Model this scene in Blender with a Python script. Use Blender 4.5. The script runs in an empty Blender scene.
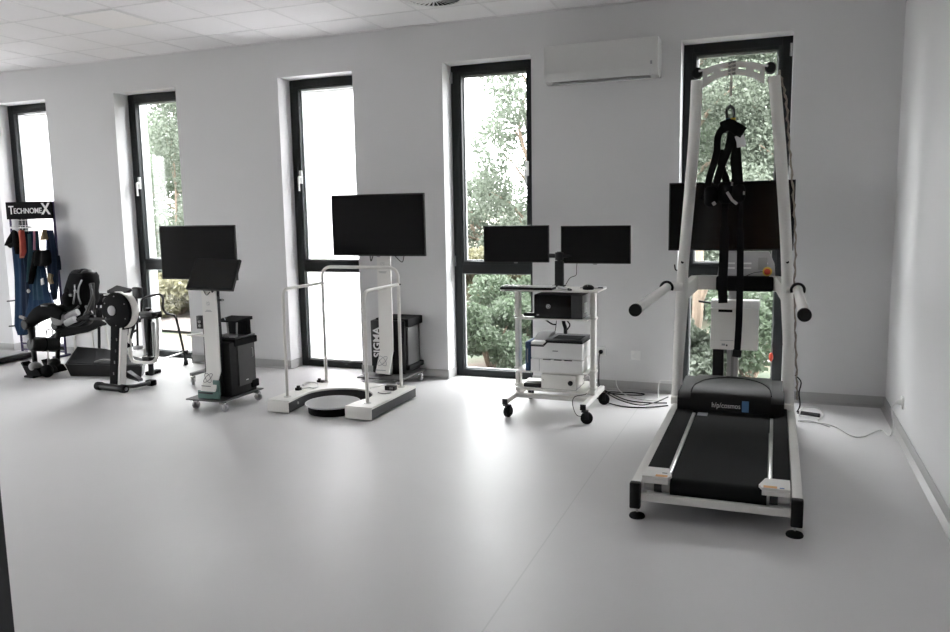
import bpy, bmesh, math, random
from mathutils import Vector, Matrix
import numpy as np
random.seed(7)
PI = math.pi
K = 1.18                      # survey units -> metres
C = bpy.context.scene.collection
SC = bpy.context.scene

# ------------------------------------------------------------------ camera
CAMF = 779.363; CP = (-0.7718, -6.1598, 1.4353); YAW, PIT, ROL = 0.3681, 0.1308, -0.0167
def cam_axes():
    f = Vector((-math.sin(YAW)*math.cos(PIT), math.cos(YAW)*math.cos(PIT), -math.sin(PIT)))
    r = Vector((math.cos(YAW), math.sin(YAW), 0)); u = r.cross(f)
    return math.cos(ROL)*r + math.sin(ROL)*u, -math.sin(ROL)*r + math.cos(ROL)*u, f
AR, AU, AF = cam_axes()
def ray(px, py): return AF + AR*((px-475)/CAMF) - AU*((py-316)/CAMF)
def ay(px, py, y):            # photo point on the vertical plane at depth y
    d = ray(px, py); t = (y-CP[1])/d.y; return Vector(CP) + t*d
def az(px, py, z=0.0):        # photo point on the level z
    d = ray(px, py); t = (z-CP[2])/d.z; return Vector(CP) + t*d
cd = bpy.data.cameras.new('camera'); cam = bpy.data.objects.new('camera', cd); C.objects.link(cam)
cd.sensor_width = 36; cd.lens = CAMF/950*36; cd.clip_start = .02; cd.clip_end = 400
m = Matrix((AR, AU, -AF)).transposed().to_4x4(); m.translation = Vector(CP)*K
cam.matrix_world = m; SC.camera = cam

# ------------------------------------------------------------------ materials
def mat(name, col, rough=.5, metal=0., var=.06, scale=12., bump=0., spec=.5, coat=0.):
    mt = bpy.data.materials.new(name); mt.use_nodes = True
    nt = mt.node_tree; b = nt.nodes['Principled BSDF']
    b.inputs['Roughness'].default_value = rough; b.inputs['Metallic'].default_value = metal
    b.inputs['Specular IOR Level'].default_value = spec; b.inputs['Coat Weight'].default_value = coat
    tc = nt.nodes.new('ShaderNodeTexCoord'); nz = nt.nodes.new('ShaderNodeTexNoise')
    nz.inputs['Scale'].default_value = scale; nz.inputs['Detail'].default_value = 4
    nt.links.new(tc.outputs['Object'], nz.inputs['Vector'])
    mx = nt.nodes.new('ShaderNodeMix'); mx.data_type = 'RGBA'
    mx.inputs[6].default_value = (*[c*(1-var) for c in col], 1); mx.inputs[7].default_value = (*[min(1, c*(1+var)) for c in col], 1)
    nt.links.new(nz.outputs['Fac'], mx.inputs[0]); nt.links.new(mx.outputs[2], b.inputs['Base Color'])
    if bump:
        bp = nt.nodes.new('ShaderNodeBump'); bp.inputs['Strength'].default_value = bump; bp.inputs['Distance'].default_value = .01
        n2 = nt.nodes.new('ShaderNodeTexNoise'); n2.inputs['Scale'].default_value = scale*12
        nt.links.new(tc.outputs['Object'], n2.inputs['Vector'])
        nt.links.new(n2.outputs['Fac'], bp.inputs['Height']); nt.links.new(bp.outputs['Normal'], b.inputs['Normal'])
    return mt
M = dict(
 wall=mat('wall_paint', (.685,.685,.69), .75, var=.015, scale=3, bump=.03),
 ceil=mat('ceiling_tile', (.86,.85,.855), .9, var=.02, scale=30, bump=.08),
 wallf=mat('dark_wall_paint', (.30,.295,.29), .8),
 tbar=mat('ceiling_bar', (.76,.75,.755), .5, var=.02),
 base=mat('vinyl_skirting', (.40,.40,.395), .45, var=.03),
 frame=mat('anthracite_frame', (.015,.018,.020), .5, var=.05, spec=.3),
 gasket=mat('spacer_metal', (.42,.43,.44), .4, .6),
 white=mat('white_powdercoat', (.74,.73,.70), .38, var=.02),
 whiteplast=mat('white_plastic', (.78,.78,.77), .35, var=.02),
 greyplast=mat('grey_plastic', (.42,.42,.43), .45, var=.03),
 midgrey=mat('mid_grey', (.22,.22,.22), .5, var=.04),
 black=mat('black_plastic', (.009,.009,.010), .5, var=.1, spec=.25),
 blackm=mat('black_matte', (.006,.006,.007), .85, var=.15, spec=.12),
 rubber=mat('black_rubber', (.009,.009,.010), .75, var=.12, bump=.1, spec=.15),
 screen=mat('black_screen', (.004,.004,.0045), .16, var=.02, spec=.3),
 belt=mat('running_belt', (.007,.008,.009), .7, var=.12, scale=40, bump=.15, spec=.12),
 steel=mat('brushed_steel', (.55,.55,.54), .3, .9, var=.06, scale=30),
 chrome=mat('chrome', (.7,.7,.7), .15, 1.),
 darkmetal=mat('dark_metal', (.045,.047,.05), .4, .4),
 foam=mat('black_leatherette', (.009,.009,.010), .45, var=.15, bump=.1, spec=.3),
 silver=mat('silver_paint', (.36,.36,.355), .35, .3),
 acw=mat('shaded_white_plastic', (.62,.62,.61), .35, var=.02),  # white plastic darkened: shade on the front facing away is in the colour
 disc=mat('grey_disc_mat', (.36,.36,.36), .8, var=.05, spec=.15),
 doorg=mat('grey_door', (.07,.07,.07), .5, var=.08, spec=.3),
 label=mat('grey_print', (.30,.31,.32), .6),
 ink=mat('dark_print', (.06,.065,.07), .6),
 pwhite=mat('white_print', (.80,.80,.80), .6),
 blue=mat('blue_print', (.10,.22,.42), .5),
 orange=mat('orange_print', (.75,.42,.18), .6),
 red=mat('red_button', (.55,.05,.02), .4),
 yellow=mat('yellow_collar', (.70,.50,.05), .45),
 teal=mat('teal_board', (.10,.19,.17), .5),
 bluestrap=mat('blue_webbing', (.03,.07,.16), .7),
 suit=mat('blue_suit_fabric', (.014,.036,.080), .85, var=.3, scale=8, bump=.2, spec=.2),
 suit2=mat('navy_suit_fabric', (.008,.016,.036), .85, var=.3, scale=8, bump=.2, spec=.2),
 suit3=mat('steel_blue_fabric', (.026,.060,.098), .85, var=.3, scale=8, bump=.2, spec=.2),
 tealf=mat('teal_fabric', (.05,.13,.16), .85, var=.2),
 redf=mat('red_fabric', (.45,.07,.05), .8, var=.3),
 orangef=mat('orange_fabric', (.60,.20,.13), .8, var=.3),
 pinkf=mat('pink_fabric', (.55,.25,.38), .8, var=.2),
 brown=mat('brown_fabric', (.16,.115,.06), .9, var=.25),
 paleb=mat('pale_blue_fabric', (.22,.27,.45), .85, var=.1),
 violet=mat('violet_tube', (.035,.025,.085), .45),
 rope=mat('grey_rope', (.30,.26,.22), .8, var=.5, scale=60),
 ropew=mat('pale_rope', (.55,.53,.48), .8, var=.3, scale=60),
 cabw=mat('white_cable', (.70,.70,.69), .5),
 tile2=mat('light_diffuser', (.86,.84,.82), .4, var=.01),
 bark=mat('bark', (.15,.115,.085), .9, var=.4, bump=.4),
 leaf=mat('leaf_green', (.075,.102,.066), .6, var=.45, scale=3),
 leaf2=mat('leaf_hazed_green', (.098,.118,.090), .6, var=.4, scale=3),  # green greyed, haze over the garden is put into the leaf colour
 leaf3=mat('leaf_yellow_green', (.13,.125,.075), .6, var=.4, scale=3),
 wood=mat('orange_wood', (.42,.17,.06), .4, var=.25, scale=4),
 path=mat('sandy_path', (.055,.046,.042), .95, var=.1, scale=6),
)
def floor_mat():
    mt = mat('grey_vinyl_floor', (.61,.604,.607), .36, var=.035, scale=2.5, spec=.5)
    nt = mt.node_tree; b = nt.nodes['Principled BSDF']
    tc = nt.nodes.new('ShaderNodeTexCoord'); sp = nt.nodes.new('ShaderNodeSeparateXYZ'); nt.links.new(tc.outputs['Object'], sp.inputs[0])
    a = nt.nodes.new('ShaderNodeMath'); a.operation = 'ADD'; a.inputs[1].default_value = 1.676*K + 8.0*5; nt.links.new(sp.outputs['X'], a.inputs[0])
    md = nt.nodes.new('ShaderNodeMath'); md.operation = 'PINGPONG'; md.inputs[1].default_value = 4.0; nt.links.new(a.outputs[0], md.inputs[0])
    lt = nt.nodes.new('ShaderNodeMath'); lt.operation = 'LESS_THAN'; lt.inputs[1].default_value = .004; nt.links.new(md.outputs[0], lt.inputs[0])
    old = b.inputs['Base Color'].links[0].from_socket
    mx = nt.nodes.new('ShaderNodeMix'); mx.data_type = 'RGBA'; mx.inputs[7].default_value = (.53,.53,.53,1)
    nt.links.new(lt.outputs[0], mx.inputs[0]); nt.links.new(old, mx.inputs[6]); nt.links.new(mx.outputs[2], b.inputs['Base Color'])
    nz = nt.nodes.new('ShaderNodeTexNoise'); nz.inputs['Scale'].default_value = 1.3; nz.inputs['Detail'].default_value = 3
    nt.links.new(tc.outputs['Object'], nz.inputs['Vector'])
    mr = nt.nodes.new('ShaderNodeMapRange'); mr.inputs[3].default_value = .37; mr.inputs[4].default_value = .48
    nt.links.new(nz.outputs['Fac'], mr.inputs[0]); nt.links.new(mr.outputs[0], b.inputs['Roughness'])
    return mt
M['floor'] = floor_mat()
def glass_mat():
    mt = bpy.data.materials.new('window_glass'); mt.use_nodes = True; nt = mt.node_tree; nt.nodes.clear()
    o = nt.nodes.new('ShaderNodeOutputMaterial'); t = nt.nodes.new('ShaderNodeBsdfTransparent'); t.inputs[0].default_value = (.95,.965,.96,1)
    g = nt.nodes.new('ShaderNodeBsdfGlossy'); g.inputs['Roughness'].default_value = .02
    f = nt.nodes.new('ShaderNodeFresnel'); f.inputs[0].default_value = 1.45
    gm_ = nt.nodes.new('ShaderNodeNewGeometry'); fr = nt.nodes.new('ShaderNodeMath'); fr.operation = 'MULTIPLY_ADD'; fr.inputs[1].default_value = -1; fr.inputs[2].default_value = 1; nt.links.new(gm_.outputs['Backfacing'], fr.inputs[0])
    ff = nt.nodes.new('ShaderNodeMath'); ff.operation = 'MULTIPLY'; nt.links.new(f.outputs[0], ff.inputs[0]); nt.links.new(fr.outputs[0], ff.inputs[1])
    mx = nt.nodes.new('ShaderNodeMixShader'); nt.links.new(ff.outputs[0], mx.inputs[0]); nt.links.new(t.outputs[0], mx.inputs[1]); nt.links.new(g.outputs[0], mx.inputs[2])
    nt.links.new(mx.outputs[0], o.inputs[0]); return mt
M['glass'] = glass_mat()
def blind_mat():
    mt = bpy.data.materials.new('white_screen_fabric'); mt.use_nodes = True; nt = mt.node_tree; nt.nodes.clear()
    o = nt.nodes.new('ShaderNodeOutputMaterial'); t = nt.nodes.new('ShaderNodeBsdfTranslucent'); d = nt.nodes.new('ShaderNodeBsdfDiffuse')
    tc = nt.nodes.new('ShaderNodeTexCoord'); nz = nt.nodes.new('ShaderNodeTexNoise'); nz.inputs['Scale'].default_value = 2
    nt.links.new(tc.outputs['Object'], nz.inputs['Vector'])
    mx0 = nt.nodes.new('ShaderNodeMix'); mx0.data_type = 'RGBA'; mx0.inputs[6].default_value = (.93,.92,.93,1); mx0.inputs[7].default_value = (.97,.96,.97,1)
    nt.links.new(nz.outputs['Fac'], mx0.inputs[0]); nt.links.new(mx0.outputs[2], t.inputs[0])
    d.inputs[0].default_value = (.9,.9,.9,1)
    mx = nt.nodes.new('ShaderNodeMixShader'); mx.inputs[0].default_value = .12
    nt.links.new(t.outputs[0], mx.inputs[1]); nt.links.new(d.outputs[0], mx.inputs[2]); nt.links.new(mx.outputs[0], o.inputs[0]); return mt
M['blind'] = blind_mat()
def ground_mat():
    mt = mat('garden_soil', (.2,.2,.1), .95); nt = mt.node_tree; b = nt.nodes['Principled BSDF']
    tc = nt.nodes.new('ShaderNodeTexCoord'); nz = nt.nodes.new('ShaderNodeTexNoise'); nz.inputs['Scale'].default_value = .7; nz.inputs['Detail'].default_value = 8
    nt.links.new(tc.outputs['Object'], nz.inputs['Vector'])
    cr = nt.nodes.new('ShaderNodeValToRGB'); e = cr.color_ramp.elements
    e[0].position = .42; e[0].color = (.024,.036,.018,1); e[1].position = .58; e[1].color = (.070,.048,.032,1)
    nt.links.new(nz.outputs['Fac'], cr.inputs[0]); nt.links.new(cr.outputs[0], b.inputs['Base Color']); return mt
M['ground'] = ground_mat()
for k_ in ('leaf', 'leaf2', 'leaf3'):                 # leaves let some light through
    nt = M[k_].node_tree; b_ = nt.nodes['Principled BSDF']; o_ = nt.nodes['Material Output']; tl = nt.nodes.new('ShaderNodeBsdfTranslucent'); mx = nt.nodes.new('ShaderNodeMixShader'); mx.inputs[0].default_value = .5
    nt.links.new(b_.inputs['Base Color'].links[0].from_socket, tl.inputs[0]); nt.links.new(b_.outputs[0], mx.inputs[1]); nt.links.new(tl.outputs[0], mx.inputs[2]); nt.links.new(mx.outputs[0], o_.inputs[0])

# ------------------------------------------------------------------ mesh builder
def fillet(pts, r, n=5):
    pts = [Vector(p) for p in pts]; out = [pts[0]]
    for i in range(1, len(pts)-1):
        a, b, c = pts[i-1], pts[i], pts[i+1]
        rr = min(r, (a-b).length*.49, (c-b).length*.49)
        p, q = b+(a-b).normalized()*rr, b+(c-b).normalized()*rr
        for k in range(n+1):
            t = k/n; out.append((1-t)**2*p + 2*t*(1-t)*b + t*t*q)
    out.append(pts[-1]); return out
def spline(pts, n=8):
    P = [Vector(p) for p in pts]; P = [2*P[0]-P[1]]+P+[2*P[-1]-P[-2]]; out = []
    for i in range(1, len(P)-2):
        for k in range(n):
            t = k/n
            out.append(.5*((2*P[i])+(-P[i-1]+P[i+1])*t+(2*P[i-1]-5*P[i]+4*P[i+1]-P[i+2])*t*t+(-P[i-1]+3*P[i]-3*P[i+1]+P[i+2])*t**3))
    out.append(P[-2]); return out
class MB:
    def __init__(s): s.v = []; s.f = []; s.m = Matrix.Identity(4)
    def add(s, vs, fs):
        n = len(s.v); s.v += [s.m @ Vector(v) for v in vs]; s.f += [tuple(i+n for i in f) for f in fs]; return s
    def box(s, x0, x1, y0, y1, z0, z1, b=0., seg=2):
        x0, x1 = sorted((x0, x1)); y0, y1 = sorted((y0, y1)); z0, z1 = sorted((z0, z1))
        if b <= 0:
            return s.add([(x,y,z) for z in (z0,z1) for y in (y0,y1) for x in (x0,x1)],
              [(0,2,3,1),(4,5,7,6),(0,1,5,4),(2,6,7,3),(0,4,6,2),(1,3,7,5)])
        bm = bmesh.new(); bmesh.ops.create_cube(bm, size=1)
        for v in bm.verts: v.co = Vector(((x0+x1)/2+v.co.x*(x1-x0), (y0+y1)/2+v.co.y*(y1-y0), (z0+z1)/2+v.co.z*(z1-z0)))
        b = min(b, (x1-x0)*.49, (y1-y0)*.49, (z1-z0)*.49)
        bmesh.ops.bevel(bm, geom=list(bm.edges), offset=b, segments=seg, profile=.5, affect='EDGES')
        bm.verts.ensure_lookup_table(); vs = [v.co.copy() for v in bm.verts]; fs = [[v.index for v in f.verts] for f in bm.faces]; bm.free()
        return s.add(vs, fs)
    def tube(s, pts, r, seg=10, closed=False, sx=1., sy=1.):
        pts = [Vector(p) for p in pts]; n = len(pts); rs = r if isinstance(r, (list, tuple)) else [r]*n
        vs = []; up = None
        for i, p in enumerate(pts):
            a = pts[i-1] if (i > 0 or closed) else p; c = pts[(i+1) % n] if (i < n-1 or closed) else p
            t = (c-a); t = t.normalized() if t.length > 1e-9 else Vector((0,0,1))
            if up is None: up = Vector((0,0,1)) if abs(t.z) < .9 else Vector((0,1,0))
            u = up-t*up.dot(t); u = u.normalized() if u.length > 1e-6 else t.orthogonal().normalized()
            w = t.cross(u); up = u
            for k in range(seg):
                an = 2*PI*k/seg; vs.append(p+(u*math.cos(an)*sx+w*math.sin(an)*sy)*rs[i])
        fs = []
        for i in range(n if closed else n-1):
            j = (i+1) % n
            for k in range(seg):
                l = (k+1) % seg; fs.append((i*seg+k, i*seg+l, j*seg+l, j*seg+k))
        if not closed: fs += [tuple(range(seg-1, -1, -1)), tuple((n-1)*seg+k for k in range(seg))]
        return s.add(vs, fs)
    def cyl(s, a, b, r0, r1=None, seg=20): return s.tube([a, b], [r0, r0 if r1 is None else r1], seg)
    def lathe(s, c, axis, prof, seg=28):        # prof: (radius, offset along axis)
        ax = Vector(axis).normalized(); u = ax.orthogonal().normalized(); w = ax.cross(u); c = Vector(c); vs = []; fs = []
        for r, h in prof:
            for k in range(seg):
                an = 2*PI*k/seg; vs.append(c+ax*h+(u*math.cos(an)+w*math.sin(an))*max(r, 1e-4))
        for i in range(len(prof)-1):
            for k in range(seg):
                l = (k+1) % seg; fs.append((i*seg+k, i*seg+l, (i+1)*seg+l, (i+1)*seg+k))
        fs += [tuple(range(seg-1, -1, -1)), tuple((len(prof)-1)*seg+k for k in range(seg))]
        return s.add(vs, fs)
    def prism(s, poly, vec, top=None):          # polygon (3D) extruded by vec; top: another polygon instead
        n = len(poly); p = [Vector(q) for q in poly]; q = [Vector(t) for t in top] if top else [a+Vector(vec) for a in p]
        return s.add(p+q, [tuple(range(n-1, -1, -1)), tuple(range(n, 2*n))]+[(i, (i+1) % n, n+(i+1) % n, n+i) for i in range(n)])
    def ell(s, c, r, seg=16, rings=10):
        c = Vector(c); vs = []; fs = []
        for i in range(rings+1):
            th = PI*i/rings
            for k in range(seg):
                an = 2*PI*k/seg; vs.append(c+Vector((r[0]*math.sin(th)*math.cos(an), r[1]*math.sin(th)*math.sin(an), r[2]*math.cos(th))))
        for i in range(rings):
            for k in range(seg):
                l = (k+1) % seg; fs.append((i*seg+k, (i+1)*seg+k, (i+1)*seg+l, i*seg+l))
        return s.add(vs, fs)
    def strap(s, pts, w, th=.006, wdir=(1,0,0)):    # flat webbing along pts, wide along wdir
        pts = [Vector(p) for p in pts]; n = len(pts); ws = w if isinstance(w, (list, tuple)) else [w]*n; vs = []; fs = []; d = Vector(wdir).normalized()
        for i, p in enumerate(pts):
            t = (pts[min(i+1, n-1)]-pts[max(i-1, 0)]).normalized(); e = (d-t*d.dot(t)).normalized(); nn = t.cross(e)
            for a, b in ((-1,-1), (1,-1), (1,1), (-1,1)): vs.append(p+e*a*ws[i]/2+nn*b*th/2)
        for i in range(n-1):
            for k in range(4):
                l = (k+1) % 4; fs.append((i*4+k, i*4+l, i*4+4+l, i*4+4+k))
        fs += [(3,2,1,0), tuple((n-1)*4+k for k in range(4))]
        return s.add(vs, fs)
    def build(s, name, mt, parent=None, sharp=35):
        base = Vector(parent['_b']) if parent and '_b' in parent else Vector((0,0,0))
        me = bpy.data.meshes.new(name); me.from_pydata([(v-base)*K for v in s.v], [], s.f); me.update()
        bm = bmesh.new(); bm.from_mesh(me); bmesh.ops.recalc_face_normals(bm, faces=bm.faces); bm.to_mesh(me); bm.free()
        me.shade_smooth(); me.set_sharp_from_angle(angle=math.radians(sharp))
        me.materials.append(M[mt] if isinstance(mt, str) else mt)
        o = bpy.data.objects.new(name, me); C.objects.link(o)
        if parent: o.parent = parent; o['_b'] = tuple(base)
        return o
def tag(o, label, cat, group=None, kind=None):
    o['label'] = label; o['category'] = cat
    if group: o['group'] = group
    if kind: o['kind'] = kind
    return o
def thing(name, label, cat, loc, group=None):
    o = bpy.data.objects.new(name, None); C.objects.link(o); o.location = Vector(loc)*K; o['_b'] = tuple(loc); o.empty_display_size = .05
    return tag(o, label, cat, group)
def struct(name, mb, mt, parent=None):
    o = mb.build(name, mt, parent)
    if not parent: o['kind'] = 'structure'
    return o
GROUPS = {'television': 'black televisions', 'wall_socket': 'white wall sockets', 'power_cable': 'loose cables', 'cable_connector': 'connectors on the balance platform', 'blue_suit': 'suits on the rack', 'resistance_band': 'bands on the rack', 'garden_tree': 'trees in the garden', 'garden_bush': 'bushes in the garden', 'display_trolley': 'white panel trolleys', 'television_stand': 'television stands', 'power_plug': 'plugs in wall sockets'}
def copy_thing(src, loc, label):
    r = src.copy(); C.objects.link(r); r.location = Vector(loc)*K; r['label'] = label
    def rec(a, b):
        for ch in [x for x in bpy.data.objects if x.parent == a]:
            d = ch.copy(); C.objects.link(d); d.parent = b; rec(ch, d)
    rec(src, r); return r
def text(txt, size, name, mt, parent, origin, right, up, depth=.003, align='LEFT', xs=1., bold=0.):
    cu = bpy.data.curves.new('lettering', 'FONT'); cu.body = txt; cu.size = size*K; cu.extrude = depth*K/2; cu.align_x = align; cu.offset = bold*K
    o = bpy.data.objects.new('tmp', cu); C.objects.link(o)
    bpy.context.view_layer.update()
    me = bpy.data.meshes.new_from_object(o.evaluated_get(bpy.context.evaluated_depsgraph_get()))
    bpy.data.objects.remove(o); bpy.data.curves.remove(cu)
    R, U = Vector(right).normalized(), Vector(up).normalized(); N = R.cross(U)
    base = Vector(parent['_b'])
    mm = Matrix((R*xs, U, N)).transposed().to_4x4(); mm.translation = (Vector(origin)-base)*K
    me.transform(mm); me.materials.clear(); me.materials.append(M[mt])
    ob = bpy.data.objects.new(name, me); C.objects.link(ob); ob.parent = parent; ob['_b'] = tuple(base); return ob

# ------------------------------------------------------------------ room shell
CE = 3.0; WT = .43; XL = -11.6; YF = -8.2
XS = [(-8.66,-7.8794), (-6.9624,-6.1871), (-5.0265,-4.2557), (-3.405,-2.6331), (-1.4688,-.6949)]
XS_ALL = [(-10.4,-9.62)] + XS
ZW = 2.683; RD = .1856
wb = MB(); edges = [XL] + [e for p in XS_ALL for e in p] + [.3]
for i in range(0, len(edges), 2): wb.box(edges[i], edges[i+1], 0, WT, -.15, CE+.1)
for a, b in XS_ALL: wb.box(a, b, 0, WT, ZW, CE+.1); wb.box(a, b, RD+.08, WT, -.15, -.005)
struct('wall_back', wb, 'wall')
struct('wall_right', MB().box(0, .3, YF, 0, -.15, CE+.1), 'wall')
# the end wall far to the left is glazed for most of its length
wl = MB(); ys = [YF, -7.2, -4.9, -4.4, -2.1, -1.7, 0]
wl.box(XL-.3, XL, YF, -5.6, -.15, CE+.1); wl.box(XL-.3, XL, -3.2, WT, -.15, CE+.1)
wl.box(XL-.3, XL, -5.6, -3.2, 2.7, CE+.1)
struct('wall_left', wl, 'wall')
wf = MB().box(XL-.3, -1.75, YF-.3, YF, -.15, CE+.1).box(-.65, .3, YF-.3, YF, -.15, CE+.1).box(-1.75, -.65, YF-.3, YF, 2.1, CE+.1)
struct('wall_front', wf, 'wallf')
dr = MB().box(-1.75, -.65, YF-.06, YF-.01, 0, 2.1, .005).build('door_1', 'wood'); dr['kind'] = 'structure'
MB().tube(fillet([(-.75,YF-.01,1.0),(-.75,YF+.04,1.0),(-.87,YF+.04,1.0)], .02), .01).build('door_handle', 'steel', dr)
fl = MB().box(XL-.3, .3, YF-.3, 0, -.15, 0)
for a, b in XS_ALL: fl.box(a, b, 0, RD+.08, -.15, 0)
struct('floor', fl, 'floor')
struct('ceiling', MB().box(XL-.3, .3, YF-.3, WT, CE, CE+.12), 'ceil')
g = MB(); PX0, PY0, PS = -5.95, -.95, .508
i = -12
while PX0+i*PS < 0:
    x = PX0+i*PS
    if x > XL: g.box(x-.008, x+.008, YF, 0, CE-.0025, CE)
    i += 1
for j in range(-14, 3):
    y = PY0+j*PS
    if YF < y < 0: g.box(XL, 0, y-.008, y+.008, CE-.0025, CE)
g.box(XL, 0, -.02, 0, CE-.006, CE); g.box(-.02, 0, YF, 0, CE-.006, CE)
struct('trim_2', g, 'tbar')
BB = .082
bb = MB()
for i in range(0, len(edges), 2):
    bb.box(max(edges[i], XL), min(edges[i+1], 0), -.006, 0, 0, BB, .002)
    for e, sgn in ((edges[i], -1), (edges[i+1], 1)):
        if XL < e < 0: bb.box(e, e+sgn*.005, -.006, RD-.002, 0, BB)
    bb.prism([(max(edges[i], XL), -.006, .018), (max(edges[i], XL), -.024, 0), (max(edges[i], XL), -.006, 0)], (min(edges[i+1], 0)-max(edges[i], XL), 0, 0))
struct('baseboard_back', bb, 'base')
br = MB().box(-.006, 0, YF, -.006, 0, BB, .002).prism([(-.006, -.02, .022), (-.03, -.02, 0), (-.006, -.02, 0)], (0, YF+.02, 0))
struct('baseboard_right', br, 'base')
# dark metal post beside the camera
po = MB().box(-1.43, -1.3235, -5.81, -5.752, 0, CE); struct('trim_1', po, 'darkmetal')

# ------------------------------------------------------------------ windows
def window(n, a, b, handle=None, hinge=None, blind=False):
    y0, y1 = RD, RD+.08; fw = .072; zt0, zt1 = .915, 1.005
    f = MB().box(a, a+fw, y0, y1, 0, ZW, .003).box(b-fw, b, y0, y1, 0, ZW, .003)
    f.box(a+fw, b-fw, y0, y1, ZW-fw, ZW, .003).box(a+fw, b-fw, y0, y1, 0, .062, .003).box(a+fw, b-fw, y0, y1, zt0, zt1, .003)
    w = f.build('window_%d' % n, 'frame'); w['kind'] = 'structure'; w['_b'] = (0,0,0)
    sw = .026; s = MB(); c0, c1, d0, d1 = a+fw-.008, b-fw+.008, zt1-.008, ZW-fw+.008; e0, e1 = y0-.012, y1-.012
    s.box(c0, c0+sw+.008, e0, e1, d0, d1, .003).box(c1-sw-.008, c1, e0, e1, d0, d1, .003)
    s.box(c0+sw, c1-sw, e0, e1, d0, d0+sw, .003).box(c0+sw, c1-sw, e0, e1, d1-sw, d1, .003)
    so = s.build('window_sash', 'frame', w)
    sp = MB(); u0, u1, v0, v1 = a+fw+sw-.001, b-fw-sw+.001, zt1+sw-.009, ZW-fw-sw+.009
    for (p0, p1, q0, q1) in ((u0, u1, v0, v1), (a+fw-.001, b-fw+.001, .061, zt0+.001)):
        sp.box(p0, p0+.010, y1-.045, y1-.015, q0, q1).box(p1-.010, p1, y1-.045, y1-.015, q0, q1).box(p0, p1, y1-.045, y1-.015, q0, q0+.010).box(p0, p1, y1-.045, y1-.015, q1-.010, q1)
    sp.build('glazing_spacer', 'gasket', w)
    MB().box(u0-.004, u1+.004, y1-.034, y1-.026, v0-.004, v1+.004).build('window_pane', 'glass', w)
    MB().box(a+fw-.004, b-fw+.004, y1-.034, y1-.026, .058, zt0+.004).build('window_pane', 'glass', w)
    if handle:
        hx = a+fw+.02 if handle == 'L' else b-fw-.02; hz = 1.80
        h = MB().box(hx-.015, hx+.015, y0-.026, y0-.010, hz-.06, hz+.06, .004)
        h.tube(fillet([(hx, y0-.024, hz), (hx, y0-.055, hz), (hx, y0-.055, hz-.13)], .012), .010)
        h.build('window_handle', 'whiteplast', so)
    if hinge:
        hx = a+.012 if hinge == 'L' else b-.012
        for hz in (ZW-.10, zt1+.02):
            MB().cyl((hx, y0-.014, hz-.045), (hx, y0-.014, hz+.045), .009, seg=12).build('window_hinge', 'gasket', w)
    if blind:
        bl = MB().box(a+.02, b-.045, WT-.035, WT-.033, .03, ZW-.09); bl.build('screen_blind', 'blind', w)
        MB().box(a+.01, b-.035, WT-.055, WT-.015, ZW-.09, ZW-.02, .004).box(a+.02, b-.045, WT-.045, WT-.025, .012, .035, .003).build('blind_box', 'whiteplast', w)
window(1, *XS[0], blind=True); window(2, *XS[1], handle='L'); window(3, *XS[2], handle='L', blind=True)
window(4, *XS[3], handle='R', hinge='L'); window(5, *XS[4], handle='L', hinge='R'); window(6, *XS_ALL[0], handle='L')
def big_window(n, ya, yb):
    f = MB()
    for y in (ya, (ya+yb)/2-.04, yb-.08): f.box(XL-.2, XL-.12, y, y+.08, 0, 2.7, .003)
    f.box(XL-.2, XL-.12, ya, yb, 0, .07, .003).box(XL-.2, XL-.12, ya, yb, 2.63, 2.7, .003)
    w = f.build('window_%d' % n, 'frame'); w['kind'] = 'structure'; w['_b'] = (0,0,0)
    MB().box(XL-.165, XL-.157, ya+.04, yb-.04, .04, 2.66).build('window_pane', 'glass', w)
big_window(7, -5.6, -3.2)

# ------------------------------------------------------------------ ceiling fittings
x0, y0 = PX0, PY0-PS
lt = thing('ceiling_light', 'square flat ceiling light panel set among the white ceiling tiles', 'ceiling light', (x0+PS/2, y0+PS/2, CE))
f = MB()
for a, b, c, d in ((x0+.006,x0+.026,y0+.006,y0+PS-.006), (x0+PS-.026,x0+PS-.006,y0+.006,y0+PS-.006), (x0+.026,x0+PS-.026,y0+.006,y0+.026), (x0+.026,x0+PS-.026,y0+PS-.026,y0+PS-.006)): f.box(a,b,c,d,CE-.010,CE,.002)
f.build('light_frame', 'whiteplast', lt); MB().box(x0+.026, x0+PS-.026, y0+.026, y0+PS-.026, CE-.007, CE-.001).build('light_diffuser', 'tile2', lt)
vc = Vector((PX0+5.5*PS, PY0+.5*PS, CE))
vt = thing('ceiling_vent', 'round swirl air vent in the ceiling with dark radial slots', 'air vent', vc)
f = MB().lathe(vc, (0,0,-1), [(.235,0),(.235,.004),(.20,.010),(.19,.006),(.19,.0)], 40); f.build('vent_rim', 'whiteplast', vt)
MB().lathe(vc, (0,0,-1), [(.19,0),(.19,.004)], 40).build('vent_backing', 'blackm', vt)
f = MB().lathe(vc, (0,0,-1), [(.05,.003),(.05,.010),(.03,.012)], 24)
for k in range(28):
    an = 2*PI*k/28; f.m = Matrix.Translation(vc) @ Matrix.Rotation(an, 4, 'Z') @ Matrix.Rotation(.5, 4, 'X'); f.box(.045, .192, -.0075, .0075, -.008, -.006)
f.m = Matrix.Identity(4); f.build('vent_blades', 'whiteplast', vt)

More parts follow.
